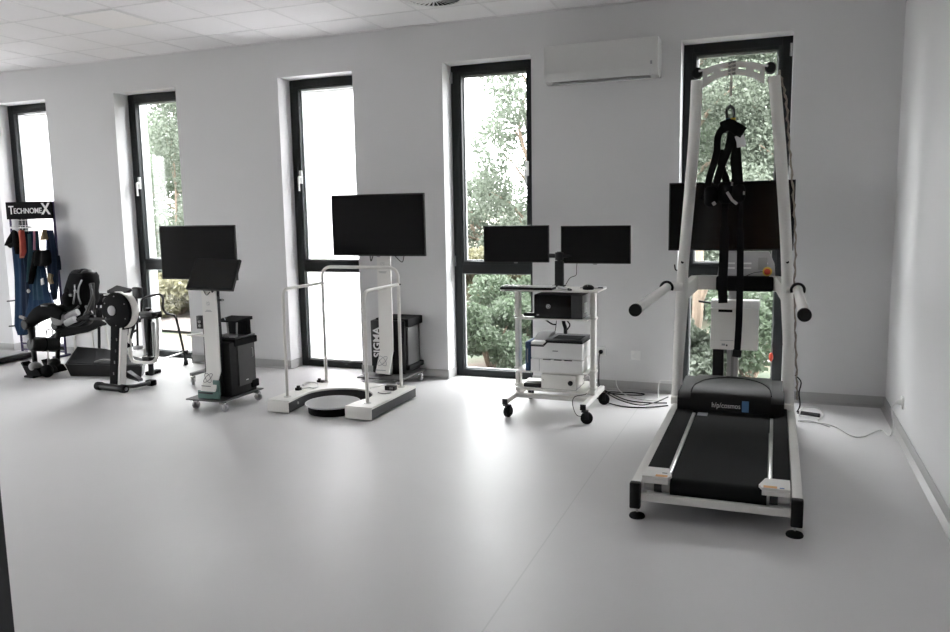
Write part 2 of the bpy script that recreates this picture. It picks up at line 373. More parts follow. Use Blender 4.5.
# ------------------------------------------------------------------ air conditioner
ac = thing('air_conditioner', 'white split air conditioner mounted high between the two rightmost windows', 'air conditioner', (-2.03, 0, 2.42))
ax0, ax1, az0, az1 = -2.470, -1.612, 2.412, 2.692
prof = [(0, az0+.01), (-.10, az0), (-.165, az0+.02), (-.197, az0+.07), (-.20, az1-.03), (-.185, az1), (0, az1)]
f = MB().prism([(ax0+.012, y, z) for y, z in prof], (ax1-ax0-.024, 0, 0)); f.build('body', 'acw', ac)
for x in (ax0, ax1-.012): MB().prism([(x, y*1.01, z) for y, z in prof], (.012, 0, 0)).build('end_cap', 'acw', ac)
MB().prism([(ax0+.03, -.168, az0+.017), (ax0+.03, -.202, az0+.068), (ax0+.03, -.204, az0+.073), (ax0+.03, -.172, az0+.014)], (ax1-ax0-.10, 0, 0)).build('air_flap', 'acw', ac)
MB().box(ax0+.05, ax1-.06, -.150, -.11, az0-.001, az0+.004).build('outlet_slot', 'greyplast', ac)
MB().box(ax1-.055, ax1-.04, -.201, -.199, az0+.085, az0+.11).build('display_window', 'label', ac)

# ------------------------------------------------------------------ sockets
def socket(label, c, n):
    c = Vector(c); t = thing('wall_socket', label, 'socket', c)
    def bx(w, h, d0, d1, b): 
        return MB().box(c.x-w, c.x+w, c.y-d1, c.y-d0, c.z-h, c.z+h, b) if n == 'y' else MB().box(c.x-d1, c.x-d0, c.y-w, c.y+w, c.z-h, c.z+h, b)
    bx(.036, .036, 0, .010, .003).build('cover_plate', 'whiteplast', t)
    ax = (0,-1,0) if n == 'y' else (-1,0,0)
    MB().lathe(c, ax, [(.022,.0095),(.022,.0125),(.019,.0125),(.018,.0105)], 20).build('socket_well', 'whiteplast', t)
    return t
socket('white wall socket with a black plug in it beside the printer trolley', (-2.058, 0, .312), 'y')
socket('blank white wall socket between printer trolley and treadmill', (-1.78, 0, .295), 'y')
socket('white wall socket with a white plug low on the right wall', (0, -.80, .228), 'x')

# ------------------------------------------------------------------ cables
def cable(label, pts, r=.0045, mt='black', name='power_cable', cat='cable', n=8):
    o = MB().tube(spline(pts, n), r, 8).build(name, mt); return tag(o, label, cat)
o = MB().lathe((-2.058, 0, .312), (0,-1,0), [(.017,.0128),(.017,.03),(.012,.045),(.006,.05)], 18).build('power_plug', 'black')
tag(o, 'black plug in the wall socket beside the printer trolley', 'plug')
F = lambda px, py, z=.006: az(px, py, z)
cable('black cable hanging from the wall plug down to the floor coil', [(-2.058,-.05,.312),(-2.062,-.065,.27),(-2.066,-.05,.16),(-2.065,-.05,.05),(-2.03,-.09,.008),(-1.93,-.09,.006),(-1.80,-.075,.006),(-1.70,-.09,.006),(-1.72,-.14,.006),(-1.85,-.16,.006),(-2.0,-.14,.006)])
cable('black cable sweeping over the floor from trolley to treadmill, nearest the camera', [F(597,398),F(612,404),F(628,407),F(648,407.3),F(668,405.5)])
cable('black cable bending up beside the treadmill from the floor bundle', [F(603,391,.018),F(620,400,.018),F(640,405,.018),F(656,402,.018),F(668,397,.018)])
cable('thin black cable lying behind the other floor cables near the skirting', [F(606,389,.006)+Vector((0,-.05,0)),F(625,399.5,.006),F(645,402.5,.006),F(667,403,.006)])
cable('white cable looping up against the skirting left of the treadmill', [ay(616,380,-.03),ay(617,386,-.035),F(622,393)+Vector((0,-.02,.01)),F(634,398),F(650,400.5),F(662,399)], .004, 'cabw')
cable('white cable standing in a square loop beside the treadmill frame', [F(658,398),ay(658.5,388,-.09),ay(660,381,-.09),ay(666,381,-.09),ay(674,382,-.09),ay(676,390,-.09),F(678,398)], .0045, 'cabw', n=5)
cable('white cable from the right wall socket across the floor', [(-.035,-.80,.228),(-.06,-.80,.19),(-.05,-.80,.10),(-.06,-.80,.012),F(880,430),F(862,437),F(850,435),F(838,428),F(826,424),F(812,422),F(800,421)], .0045, 'cabw')
o = MB().lathe((0,-.80,.228), (-1,0,0), [(.017,.0128),(.017,.028),(.010,.04)], 18).build('power_plug', 'whiteplast'); tag(o, 'white plug in the right wall socket', 'plug')
ps = thing('power_strip', 'slim dark power strip lying beside the treadmill near the right wall', 'power strip', F(810,413.5,0))
a, b = F(799,412.5,.02), F(820,415.5,.02)
MB().tube([a,b], .014, 4).build('strip_body', 'darkmetal', ps); MB().tube([a-(b-a)*.06, a], .012, 8).build('cable_gland', 'black', ps)
cable('short white cable arching over the slim power strip', [F(799,416),F(801,411,.05)+Vector((0,0,.01)),F(808,407,.06),F(818,408,.05),F(823,414,.012),F(818,420)], .005, 'cabw')
cable('thin grey flex end lying on floor beside the treadmill frame', [F(798,421,.02),F(808,420.5,.02),F(818,423,.008),F(830,427,.008)], .003, 'greyplast')

# ------------------------------------------------------------------ casters
def caster(parent, x, y, zt, r, mt_w='midgrey', mt_f='chrome', ang=0., w=.022, hub=None):
    f = MB(); cx, cy = x+.018*math.cos(ang), y+.018*math.sin(ang); s, c = math.sin(ang), math.cos(ang)
    f.cyl((x,y,zt), (x,y,zt-.014), .012, seg=12)
    f.m = Matrix.Translation((x,y,0)) @ Matrix.Rotation(ang, 4, 'Z')
    f.box(-.018, .030, -w/2-.010, w/2+.010, zt-.022, zt-.012, .003)
    f.box(.006, .030, -w/2-.010, -w/2-.005, r*.8, zt-.018, .002); f.box(.006, .030, w/2+.005, w/2+.010, r*.8, zt-.018, .002)
    f.m = Matrix.Identity(4)
    fo = f.build('caster', mt_f, parent)
    MB().lathe((cx,cy,r), (-s,c,0), [(r*.5,-w/2-.002),(r*.93,-w/2),(r,-w/2+.004),(r,w/2-.004),(r*.93,w/2),(r*.5,w/2+.002)], 20).build('caster_wheel', mt_w, fo)
    return fo

# ------------------------------------------------------------------ televisions and monitors
def tv(name, label, cat, x0, x1, z0, z1, y, th=.05, group=None, bez=.010):
    t = thing(name, label, cat, ((x0+x1)/2, y, z0), group)
    MB().box(x0, x1, y-.012, y+.012, z0, z1, .003).box(x0+.12*(x1-x0), x1-.12*(x1-x0), y+.012, y+th, z0+.05, z1-.12, .012).build('housing', 'black', t)
    MB().box(x0+bez, x1-bez, y-.0135, y-.011, z0+bez*1.4, z1-bez).build('display_panel', 'screen', t)
    MB().box((x0+x1)/2-.014, (x0+x1)/2+.014, y-.013, y-.004, z0-.007, z0+.002, .002).build('logo_tab', 'midgrey', t)
    return t
tvr = tv('television', 'large black television behind the treadmill, right in front of the window', 'television', ay(669,215,-.36).x, ay(794.6,215,-.36).x, ay(725,250.5,-.36).z, ay(725,181.5,-.36).z, -.36, .03)
tvm = tv('television', 'large black television above the white panel stand lettered SIGMA', 'television', ay(332.7,225,-.475).x, ay(425.2,225,-.475).x, ay(378,256,-.475).z, ay(378,194,-.475).z, -.475, .04)
tvl = tv('television', 'large black television behind the small tilted screen of the left trolley', 'television', -5.795, -4.998, .908, 1.374, -.75)
for t, pts in ((tvm, [ay(395,256,-.45), ay(402,262,-.45), ay(404,256,-.45)]), (tvm, [ay(370,256,-.45), ay(371,261,-.45), ay(373,256,-.45)])):
    MB().tube(spline(pts, 6), .004, 6).build('lead', 'black', t)

# ------------------------------------------------------------------ sigma stand
def panel(parent, xa, xb, y, ztop, zb, zbot, yb, th=.014):       # bent front panel
    f = MB()
    pr = [(y, ztop), (y, zb), (yb, zbot), (yb+th*.9, zbot), (y+th, zb+.004), (y+th, ztop)]
    f.prism([(xa, p, z) for p, z in pr], (xb-xa, 0, 0)); return f.build('front_panel', 'white', parent)
def atom(parent, c, right, up, s, mt='ink'):
    R, U = Vector(right).normalized(), Vector(up).normalized(); f = MB(); c = Vector(c)
    for k in range(2):
        a0 = PI/4 + k*PI/2; pts = []
        for i in range(28):
            t = 2*PI*i/28; ex, ey = math.cos(t)*s, math.sin(t)*s*.42
            pts.append(c+R*(ex*math.cos(a0)-ey*math.sin(a0))+U*(ex*math.sin(a0)+ey*math.cos(a0)))
        f.tube(pts, s*.045, 5, closed=True)
    return f.build('atom_emblem', mt, parent)
def print_lines(parent, c, right, up, w, rows, h, mt='label'):
    R, U = Vector(right).normalized(), Vector(up).normalized(); N = R.cross(U); f = MB(); c = Vector(c)
    for i, fr in enumerate(rows):
        o = c-U*i*h*2.2; p = [o-R*w*fr/2, o+R*w*fr/2, o+R*w*fr/2+U*h, o-R*w*fr/2+U*h]; f.prism(p, N*.0015)
    return f.build('small_print', mt, parent)
sg = thing('display_trolley', 'white panel trolley with a black case lettered SIGMA under the middle television', 'trolley', (-3.80, -.35, 0))
yb = -.42
xa, xb = ay(378,300,yb).x, ay(391.5,300,yb).x
panel(sg, xa, xb, yb, 1.30, ay(385,351,yb).z, ay(385,374,yb-.09).z, yb-.09)
atom(sg, Vector(((xa+xb)/2-.006, yb-.062, ay(385,361,yb-.06).z)), (1,0,0), (0,-.09,-.18) if False else (0,.35,1), .052, 'label')
print_lines(sg, ((xa+xb)/2-.01, yb-.088, ay(385,371,yb-.09).z), (1,0,0), (0,.35,1), .09, [1], .006, 'label')
atom(sg, ((xa+xb)/2-.01, yb-.001, ay(385,264.5,yb).z), (1,0,0), (0,0,1), .022, 'label')
print_lines(sg, ((xa+xb)/2-.01, yb-.001, ay(385,272,yb).z), (1,0,0), (0,0,1), .075, [1, .8], .004, 'label')
MB().box(xa+.03, xb-.03, yb+.014, yb+.05, .10, 1.30, .004).build('mast', 'white', sg)
cx0, cx1, cy0, cy1, cz0, cz1 = xa-.105, -3.615, -.36, -.055, .10, .575
MB().box(cx0, cx1-.03, cy0, cy1, cz0, cz1-.02, .01).build('case', 'black', sg)
MB().box(cx0+.03, cx1, cy0+.02, cy1, cz1-.075, cz1-.005, .008).build('bumper', 'rubber', sg); MB().box(cx0+.05, cx1+.004, cy0+.02, cy1, cz0+.03, cz0+.075, .008).build('bumper', 'rubber', sg)
MB().box(cx1-.032, cx1-.010, cy0+.03, cy1-.05, cz0+.07, cz1-.08, .008).build('side_door', 'doorg', sg)
MB().box(cx0-.002, xa+.03, cy0-.008, cy0+.01, cz0+.06, cz1-.025, .003).build('banner_plate', 'black', sg)
text('SIGMA', .090, 'lettering', 'pwhite', sg, (xa-.022, cy0-.010, .235), (0,0,1), (-1,0,0), .003, bold=.0022)
MB().box(-4.02, -3.60, -.52, -.03, .078, .092, .004).build('base_plate', 'doorg', sg)
for x, y in ((-3.98,-.48), (-3.66,-.48), (-3.98,-.07), (-3.64,-.10)): caster(sg, x, y, .080, .030, 'greyplast', 'chrome', -.6)

# ------------------------------------------------------------------ balance platform
pf = thing('balance_platform', 'white U-shaped balance platform with raised handrails', 'balance platform', (-3.80, -1.1, 0))
xo0, xo1, yo0, yo1 = -4.238, -3.368, -1.465, -.735; zt = .10
inn = [(-4.055,-1.455)] + [(-3.806+.262*math.cos(a)*1.0, -1.20+.265*math.sin(a)) for a in [PI*1.0+(-PI)*k/24 for k in range(25)]] + [(-3.560,-1.405),(-3.575,-1.46)]
inn = [(-4.05,-1.465),(-4.07,-1.30)] + [(-3.806+.272*math.cos(a), -1.205+.262*math.sin(a)) for a in [PI*(.98-.96*k/24) for k in range(25)]] + [(-3.570,-1.30),(-3.580,-1.465)]
out = [(xo1,yo0),(xo1,yo1),(xo0,yo1),(xo0,yo0)]
def plate_u(ins, outs, z0, z1, e=0.):
    f = MB(); n = len(ins); ring = ins; vs = []; fs = []
    # strips between the inner curve and outer outline, both sampled alike
    o2 = []
    segs = [(outs[3], outs[2]), (outs[2], outs[1]), (outs[1], outs[0])]
    L = [0.0]
    for a, b in segs: L.append(L[-1]+math.hypot(b[0]-a[0], b[1]-a[1]))
    brk = [L[1]/L[3], L[2]/L[3]]; ts = [i/(n-1) for i in range(n)]
    for bk in brk:
        k = min(range(n), key=lambda i: abs(ts[i]-bk)); ts[k] = bk
    for t in ts:
        d = t*L[3]; k = 0 if d <= L[1]+1e-9 else (1 if d <= L[2]+1e-9 else 2); a, b = segs[k]; q = (d-L[k])/(L[k+1]-L[k]); o2.append((a[0]+(b[0]-a[0])*q, a[1]+(b[1]-a[1])*q))
    for z in (z0, z1):
        vs += [(x,y,z) for x,y in ins] + [(x,y,z) for x,y in o2]
    N = 2*n
    for i in range(n-1):
        fs += [(i, i+1, n+i+1, n+i), (N+i, N+n+i, N+n+i+1, N+i+1), (i, N+i, N+i+1, i+1), (n+i, n+i+1, N+n+i+1, N+n+i)]
    fs += [(0, n, N+n, N), (n-1, N+n-1, N+2*n-1, 2*n-1)]
    return f.add(vs, fs)
plate_u(inn, out, .086, zt).build('top_plate', 'white', pf, 30)
inn2 = [(x, y) for x, y in inn]; oi = [(xo1-.012,yo0+.001),(xo1-.012,yo1+.012),(xo0+.012,yo1+.012),(xo0+.012,yo0+.001)]
plate_u(inn2, oi, .012, .086).build('skirt', 'darkmetal', pf, 30)
MB().box(xo0+.002, -4.052, yo0-.004, yo0+.004, .012, .094, .001).build('end_panel', 'white', pf); MB().box(-3.580, xo1-.002, yo0-.004, yo0+.004, .012, .094, .001).build('end_panel', 'white', pf)
for x, y in ((xo0+.08,yo0+.08),(xo1-.08,yo0+.08),(xo0+.08,yo1-.08),(xo1-.08,yo1-.08)): MB().cyl((x,y,0),(x,y,.014),.03,seg=16).build('foot', 'rubber', pf)
r = .0125; pxl, pxr, pyf, pyb = -4.142, -3.466, -1.345, -.80
MB().tube(fillet([(pxl,pyb,zt-.002),(pxl,pyb,1.034),(pxr,pyb,1.034),(pxr,pyb,zt-.002)], .09, 8), r, 12).build('rear_rail', 'white', pf)
for x in (pxl, pxr):
    MB().tube(fillet([(x,pyf,zt-.002),(x,pyf,.905),(x,pyb,.905)], .07, 8), r, 12).build('side_rail', 'white', pf)
    for y in (pyf, pyb): MB().lathe((x,y,zt), (0,0,1), [(.028,0),(.028,.003),(.015,.006)], 16).build('rail_flange', 'steel', pf)
    MB().cyl((x, pyb, .905), (x+(.02 if x > -3.8 else .02), pyb-.004, .905), .006, seg=10).build('rail_bolt', 'black', pf)
MB().cyl((-4.066,-1.33,.055),(-4.060,-1.33,.055),.010,seg=12).build('screw', 'steel', pf)
o = thing('cable_connector', 'small dark connector puck with white lead on left of platform', 'connector', az(298.5,390,.1))
c = az(298.5,390,.1); MB().lathe(c, (0,0,1), [(.026,0.001),(.026,.018),(.014,.020),(.014,.034)], 18).build('puck', 'black', o)
MB().tube(spline([c+Vector((.02,.01,.012)), az(309,387.5,.108), az(314,388,.108), az(318,386.5,.108), az(317,383,.108), az(308,382.5,.108), az(303,385,.108)], 6), .006, 8).build('lead', 'cabw', o)
o = thing('cable_connector', 'second dark connector puck at the rear left rail post of platform', 'connector', az(319.5,382,.1))
c = az(319.5,382,.1); MB().lathe(c, (0,0,1), [(.022,.001),(.022,.016),(.012,.018),(.012,.030)], 18).build('puck', 'black', o); MB().box(c.x+.02, c.x+.045, c.y-.02, c.y+.01, zt, zt+.02, .003).build('clip', 'midgrey', o)
o = thing('cable_connector', 'black connector block on the right arm of platform', 'connector', az(391,390,.1))
c = az(391,390,.1); MB().box(c.x-.042, c.x+.042, c.y-.025, c.y+.025, zt+.001, zt+.036, .004).build('block', 'black', o); MB().box(c.x+.0, c.x+.03, c.y-.027, c.y-.024, zt+.012, zt+.026).build('port_frame', 'midgrey', o)
MB().tube(spline([az(390,386.5,.104), az(386,384,.104), az(378,386.5,.104), az(370,388,.104)], 6), .005, 8).build('lead', 'cabw', o)
MB().tube(spline([az(391,392.5,.106), az(384,393.5,.106), az(378,392.5,.106)], 6), .005, 8).build('lead', 'greyplast', o)
rd = thing('balance_disc', 'round black balance disc with grey top inside the U-shaped platform', 'balance disc', (-3.79, -1.285, 0))
MB().lathe((-3.79,-1.285,0), (0,0,1), [(.175,0),(.180,.006),(.183,.045),(.195,.060),(.190,.062)], 48).build('disc_base', 'blackm', rd)
MB().lathe((-3.79,-1.285,0), (0,0,1), [(.202,.0615),(.204,.066),(.202,.073),(.196,.073),(.192,.071)], 48).build('disc_rim', 'greyplast', rd)
MB().lathe((-3.79,-1.285,0), (0,0,1), [(.195,.0625),(.193,.0735)], 48).build('disc_top', 'disc', rd)

# ------------------------------------------------------------------ left trolley with tilted screen
ct = thing('display_trolley', 'white panel trolley with atom emblem below the small tilted screen', 'trolley', (-4.70, -1.36, 0))
yp = -1.50
xa, xb = ay(203.5,320,yp).x, ay(217,320,yp).x
panel(ct, xa-.004, xb, yp, .905, ay(218,372,yp).z, ay(208,391,yp-.06).z, yp-.075)
atom(ct, ((xa+xb)/2-.015, yp-.046, ay(209,378,yp-.045).z), (1,0,0), (0,.38,1), .045, 'ink')
print_lines(ct, ((xa+xb)/2-.02, yp-.066, ay(207,386.5,yp-.065).z), (1,0,0), (0,.38,1), .085, [1], .005, 'ink')
atom(ct, ((xa+xb)/2-.01, yp-.001, ay(208,303.5,yp).z), (1,0,0), (0,0,1), .018, 'label')
print_lines(ct, ((xa+xb)/2-.01, yp-.001, ay(208,310.5,yp).z), (1,0,0), (0,0,1), .06, [.7, 1], .004, 'label')
MB().box(xb-.03, xb-.002, yp+.012, yp+.05, .10, .93, .003).build('mast', 'black', ct)
MB().box(-4.885, -4.535, -1.585, -1.10, .078, .088, .002).build('base_plate', 'doorg', ct)
caster(ct, -4.85, -1.54, .080, .030, 'greyplast', 'chrome', 1.2); caster(ct, -4.585, -1.54, .080, .030, 'greyplast', 'chrome', .1)
caster(ct, -4.565, -1.16, .080, .030, 'greyplast', 'chrome', .1); caster(ct, -4.85, -1.15, .080, .030, 'greyplast', 'chrome', .9)
MB().box(-4.80, -4.56, -1.455, -1.15, .090, .505, .008).build('case', 'black', ct)
MB().box(-4.80, -4.545, -1.40, -1.135, .468, .520, .006).build('bumper', 'rubber', ct); MB().box(-4.70, -4.545, -1.22, -1.135, .115, .175, .008).build('bumper', 'rubber', ct)
MB().box(-4.565, -4.550, -1.37, -1.165, .155, .47, .006).build('side_door', 'doorg', ct)
MB().tube(fillet([(-4.549,-1.205,.36),(-4.540,-1.205,.36),(-4.540,-1.205,.43),(-4.549,-1.205,.43)], .005), .004, 8).build('door_handle', 'silver', ct)
MB().box(-4.5505,-4.549, -1.29, -1.262, .19, .196).build('small_print', 'pwhite', ct)
f = MB().box(-4.80, -4.60, -1.548, -1.535, .090, .15, .002).box(-4.655, -4.60, -1.548, -1.535, .15, .235, .002); f.build('circuit_board', 'teal', ct)
MB().box(-4.79, -4.66, -1.551, -1.546, .128, .139, .001).build('board_cover', 'darkmetal', ct)
MB().box(-4.80, xa+.01, -1.45, -1.40, .10, .60, .003).build('back_rail', 'black', ct)
sh = MB().box(ay(189,335,-1.46).x, xa+.01, -1.49, -1.42, ay(195,335,-1.46).z-.006, ay(195,335,-1.46).z+.006, .003); sh.build('side_shelf', 'white', ct)
k = MB(); c = ay(200,318,-1.42); MB().box(c.x-.02, c.x+.05, -1.44, -1.40, .60, .70, .003).build('power_block', 'black', ct)
f = MB()
for zz in (.655, .625): f.lathe((c.x+.012, -1.44, zz), (0,-1,0), [(.011,0),(.011,.006)], 14)
f.build('jack', 'greyplast', ct)
# tilted touch screen on the panel top
ts = thing('touch_screen', 'small black touch screen tilted back on the left white trolley', 'screen', (-4.66, yp, .93))
A, B, Cc, D = ay(185.5,289,-1.56), ay(232,290.5,-1.545), ay(240,259.5,-1.43), ay(196,258,-1.445)
nrm = (B-A).cross(D-A).normalized()
if nrm.y > 0: nrm = -nrm
MB().prism([A,B,Cc,D], -nrm*.022).build('housing', 'black', ts)
q = lambda u, v: A+(B-A)*u+(D-A)*v+(Cc-B-D+A)*u*v
MB().prism([q(.03,.04)+nrm*.002, q(.97,.04)+nrm*.002, q(.97,.97)+nrm*.002, q(.03,.97)+nrm*.002], -nrm*.003).build('display_panel', 'screen', ts)
f = MB().tube([(-4.66, yp+.03, .86), q(.5,.12)-nrm*.03], .012, 10).tube([(-4.62, yp+.03, .86), q(.6,.25)-nrm*.03], .010, 10); f.build('bracket', 'black', ts)
MB().tube(spline([q(.35,.02)-nrm*.02, ay(205,293,yp), ay(207,295,yp), ay(210,292,yp)], 5), .004, 6).build('lead', 'black', ts)
c = ay(222,300,yp+.02); MB().tube([(-4.62,yp+.02,c.z), (c.x-.012,yp+.02,c.z)], .008, 8).tube([c+Vector((.014*math.cos(t),0,.006*math.sin(t))) for t in [2*PI*i/14 for i in range(14)]], .003, 6, closed=True).build('stylus_ring', 'black', ts)
# instrument case standing on the trolley's black case
ic = thing('instrument', 'black bench instrument on top of the left trolley case', 'instrument', (-4.67, -1.28, .52))
f = MB(); z0 = .521
MB().box(-4.79, -4.56, -1.385, -1.14, z0, z0+.012, .003).build('tray', 'darkmetal', ic)
MB().prism([(-4.76,-1.36,z0+.125),(-4.76,-1.16,z0+.125),(-4.76,-1.16,z0+.150),(-4.76,-1.36,z0+.135)], (.20,0,0)).build('lid', 'blackm', ic)
MB().box(-4.75, -4.58, -1.22, -1.16, z0+.012, z0+.125, .004).build('body', 'blackm', ic)
for x, y, lx in ((-4.745,-1.33,.0), (-4.655,-1.35,.012), (-4.60,-1.30,-.008)):
    MB().tube([(x+lx,y,z0+.012),(x,y,z0+.125)], .007, 8).build('strut', 'silver', ic)
MB().box(-4.77, -4.69, -1.385, -1.35, z0+.012, z0+.026, .003).build('handpiece', 'greyplast', ic)
MB().box(-4.62, -4.575, -1.38, -1.33, z0+.012, z0+.024, .003).build('remote', 'greyplast', ic)
cable('thin white wire curling up behind the left trolley panel', [(-4.70,-1.40,.60),(-4.70,-1.42,.68),(-4.66,-1.42,.72),(-4.64,-1.40,.69),(-4.66,-1.36,.665)], .0035, 'cabw')
# mobile stand that carries the left television
st = thing('television_stand', 'mobile floor stand carrying the left television behind the trolley', 'stand', (-5.38, -.66, 0))
MB().box(-5.36, -5.29, -.70, -.66, .11, 1.15, .004).build('column', 'white', st)
MB().box(-5.42, -5.28, -.70, -.697, 1.05, 1.25, .003).build('bracket', 'black', st)
MB().box(-5.46, -5.10, -.70, -.64, .085, .115, .005).box(-5.46, -5.42, -.88, -.45, .085, .113, .005).box(-5.14, -5.10, -.88, -.45, .085, .113, .005).build('foot_frame', 'midgrey', st)
for x, y in ((-5.44,-.86), (-5.12,-.86), (-5.44,-.47), (-5.12,-.47)): caster(st, x, y, .087, .032, 'greyplast', 'chrome', 2.4)
MB().box(-5.49, -5.20, -.80, -.66, .42, .432, .003).build('shelf', 'white', st)

# ------------------------------------------------------------------ monitor trolley
mc = thing('computer_trolley', 'white mobile computer trolley with shelves and two monitors on top', 'trolley', (-2.22, -.77, 0))
pxl, pxr, pcy = -2.508, -1.951, -.78
for x in (pxl, pxr):
    MB().box(x-.017, x+.017, pcy-.03, pcy+.03, .135, .878, .004).build('post', 'white', mc)
    MB().box(x-.018, x+.018, -1.10, -.47, .105, .140, .004).build('foot_beam', 'white', mc)
    MB().box(x-.020, x+.020, -1.108, -1.098, .102, .143, .003).box(x-.020, x+.020, -.472, -.462, .102, .143, .003).build('beam_cap', 'black', mc)
MB().box(pxl+.018, pxr-.018, -.90, -.86, .108, .140, .004).build('cross_beam', 'white', mc); MB().box(pxl+.018, pxr-.018, -.66, -.63, .108, .140, .004).build('cross_beam', 'white', mc)
MB().box(-2.605, -1.895, -.90, -.60, .880, .893, .004).build('desk_board', 'white', mc)
for z, ya, yb_ in ((.688, -.92, -.60), (.309, -.92, -.58), (.185, -.92, -.58)):
    MB().box(pxl+.016, pxr-.016, ya, yb_, z-.005, z+.005, .002).build('shelf', 'white', mc)
    for x in (pxl, pxr): MB().box(x-.024, x+.024, pcy-.036, pcy+.036, z-.010, z+.010, .004).build('shelf_clamp', 'white', mc)
caster(mc, pxl, -1.07, .106, .042, 'rubber', 'black', 1.2, .026); caster(mc, pxr, -1.07, .106, .042, 'rubber', 'black', .2, .030)
caster(mc, pxr, -.50, .106, .042, 'rubber', 'black', .3, .030); caster(mc, pxl, -.50, .106, .042, 'rubber', 'black', 1.5, .026)
# monitors on a black pole
pole = mc
MB().box(-2.285, -2.195, -.665, -.60, .895, .906, .003).build('pole_clamp', 'black', pole)
MB().box(-2.268, -2.205, -.655, -.615, .90, 1.085, .006).cyl((-2.236,-.635,1.08),(-2.236,-.635,1.15),.018).build('pole', 'black', pole)
MB().tube(fillet([(-2.57,-.585,1.17),(-2.40,-.60,1.12),(-2.236,-.64,1.12),(-2.07,-.60,1.12),(-1.98,-.57,1.17)], .05), .016, 10).build('arm', 'black', pole)
MB().cyl((-2.236,-.64,1.09),(-2.236,-.64,1.145), .03, seg=18).build('joint', 'black', pole)
mo = tv('monitor', 'left of two black monitors on the computer trolley, in front of the window', 'monitor', ay(484,240,-.635).x, ay(549,240,-.635).x, ay(520,262.3,-.635).z, ay(520,225.5,-.635).z, -.635, .04, 'trolley monitors', .006)
mo2 = copy_thing(mo, (ay(595.5,240,-.62).x, -.62, ay(595,263.6,-.62).z), 'right of two black monitors on the computer trolley, against the wall')
MB().tube(spline([ay(590,263,-.62), ay(591,268,-.62), ay(594.5,269,-.62), ay(597.5,267,-.62), ay(598,263,-.62)], 5), .005, 8).build('cable_loop', 'black', mo2).matrix_parent_inverse = Matrix.Identity(4)
bpy.data.objects[-1] if False else None
cable('thin black wire from right monitor down to the trolley desk', [ay(577,263,-.61), ay(576.5,268,-.61), ay(576,275,-.61), ay(570,278,-.61), (-2.19,-.63,.91)], .0025)
kb = thing('keyboard', 'white keyboard with dark front edge on left of trolley desk', 'keyboard', (-2.42,-.88,.895))
zk = .895
MB().box(-2.600, -2.215, -.925, -.80, zk, zk+.016, .004).build('case', 'black', kb)
f = MB()
for rr in range(5):
    for cc in range(16): f.box(-2.592+cc*.0236, -2.592+cc*.0236+.020, -.912+rr*.0215, -.912+rr*.0215+.018, zk+.015, zk+.024, .002, 1)
f.build('keycaps', 'whiteplast', kb)
ms = thing('computer_mouse', 'black computer mouse on right of trolley desk', 'mouse', (-1.985,-.80,.894))
MB().ell((-1.985,-.80,.905), (.042,.032,.024)).build('body', 'black', ms); MB().box(-1.987,-1.983,-.832,-.815,.918,.927,.002).build('scroll_wheel', 'midgrey', ms)
sc_ = thing('barcode_wand', 'grey handheld wand lying beside keyboard on trolley desk', 'wand', (-2.15,-.87,.894))
MB().tube([(-2.20,-.80,.905),(-2.15,-.85,.904),(-2.10,-.905,.903)], [.011,.012,.008], 10).build('body', 'greyplast', sc_); MB().tube([(-2.10,-.905,.903),(-2.075,-.93,.902)], [.010,.007], 10).build('tip', 'black', sc_)
tb = thing('tablet', 'flat dark grey pad at rear right of trolley desk', 'pad', (-1.97,-.68,.894)); MB().box(-2.06,-1.89,-.74,-.62,.894,.902,.003).build('pad', 'greyplast', tb); MB().box(-1.93,-1.895,-.745,-.72,.901,.906,.002).build('pad_clip', 'black', tb)
# computer
pc = thing('desktop_computer', 'black desktop computer lying flat on the upper trolley shelf', 'computer', (-2.1980,-.75,.694))
zc = .694
MB().box(-2.3500, -2.0080, -.90, -.62, zc, zc+.168, .004).build('case', 'black', pc)
MB().box(-2.3500, -2.0830, -.904, -.898, zc+.003, zc+.165, .002).build('front_fascia', 'screen', pc)
MB().box(-2.0820, -2.0130, -.903, -.898, zc+.003, zc+.165, .002).build('vent_fascia', 'darkmetal', pc)
MB().box(-2.0100, -2.0040, -.88, -.66, zc+.006, zc+.162, .001).build('side_panel', 'midgrey', pc)
f = MB(); c = Vector((-2.2460,-.905,zc+.085)); f.tube([c+Vector((.014*math.cos(t),0,.014*math.sin(t))) for t in [2*PI*i/20 for i in range(20)]], .0022, 6, closed=True)
f.box(c.x-.006,c.x-.002,c.y-.001,c.y+.001,c.z-.009,c.z+.009).box(c.x+.002,c.x+.006,c.y-.001,c.y+.001,c.z-.009,c.z+.009).box(c.x-.003,c.x+.003,c.y-.001,c.y+.001,c.z-.002,c.z+.002)
f.build('round_emblem', 'greyplast', pc)
MB().box(-2.3300,-2.3160,-.9055,-.902,zc+.02,zc+.028).build('power_button', 'greyplast', pc)
MB().box(-2.0020,-1.9980,-.85,-.78,zc+.04,zc+.11,.002).build('side_sticker', 'pwhite', pc)
us = thing('usb_adapter', 'small black adapter sticking out left of the desktop computer', 'adapter', (-2.43,-.86,.70)); MB().box(-2.440,-2.352,-.875,-.845,zc+.008,zc+.030,.004).build('body', 'black', us); MB().box(-2.354,-2.350,-.868,-.852,zc+.012,zc+.026).build('plug', 'steel', us)
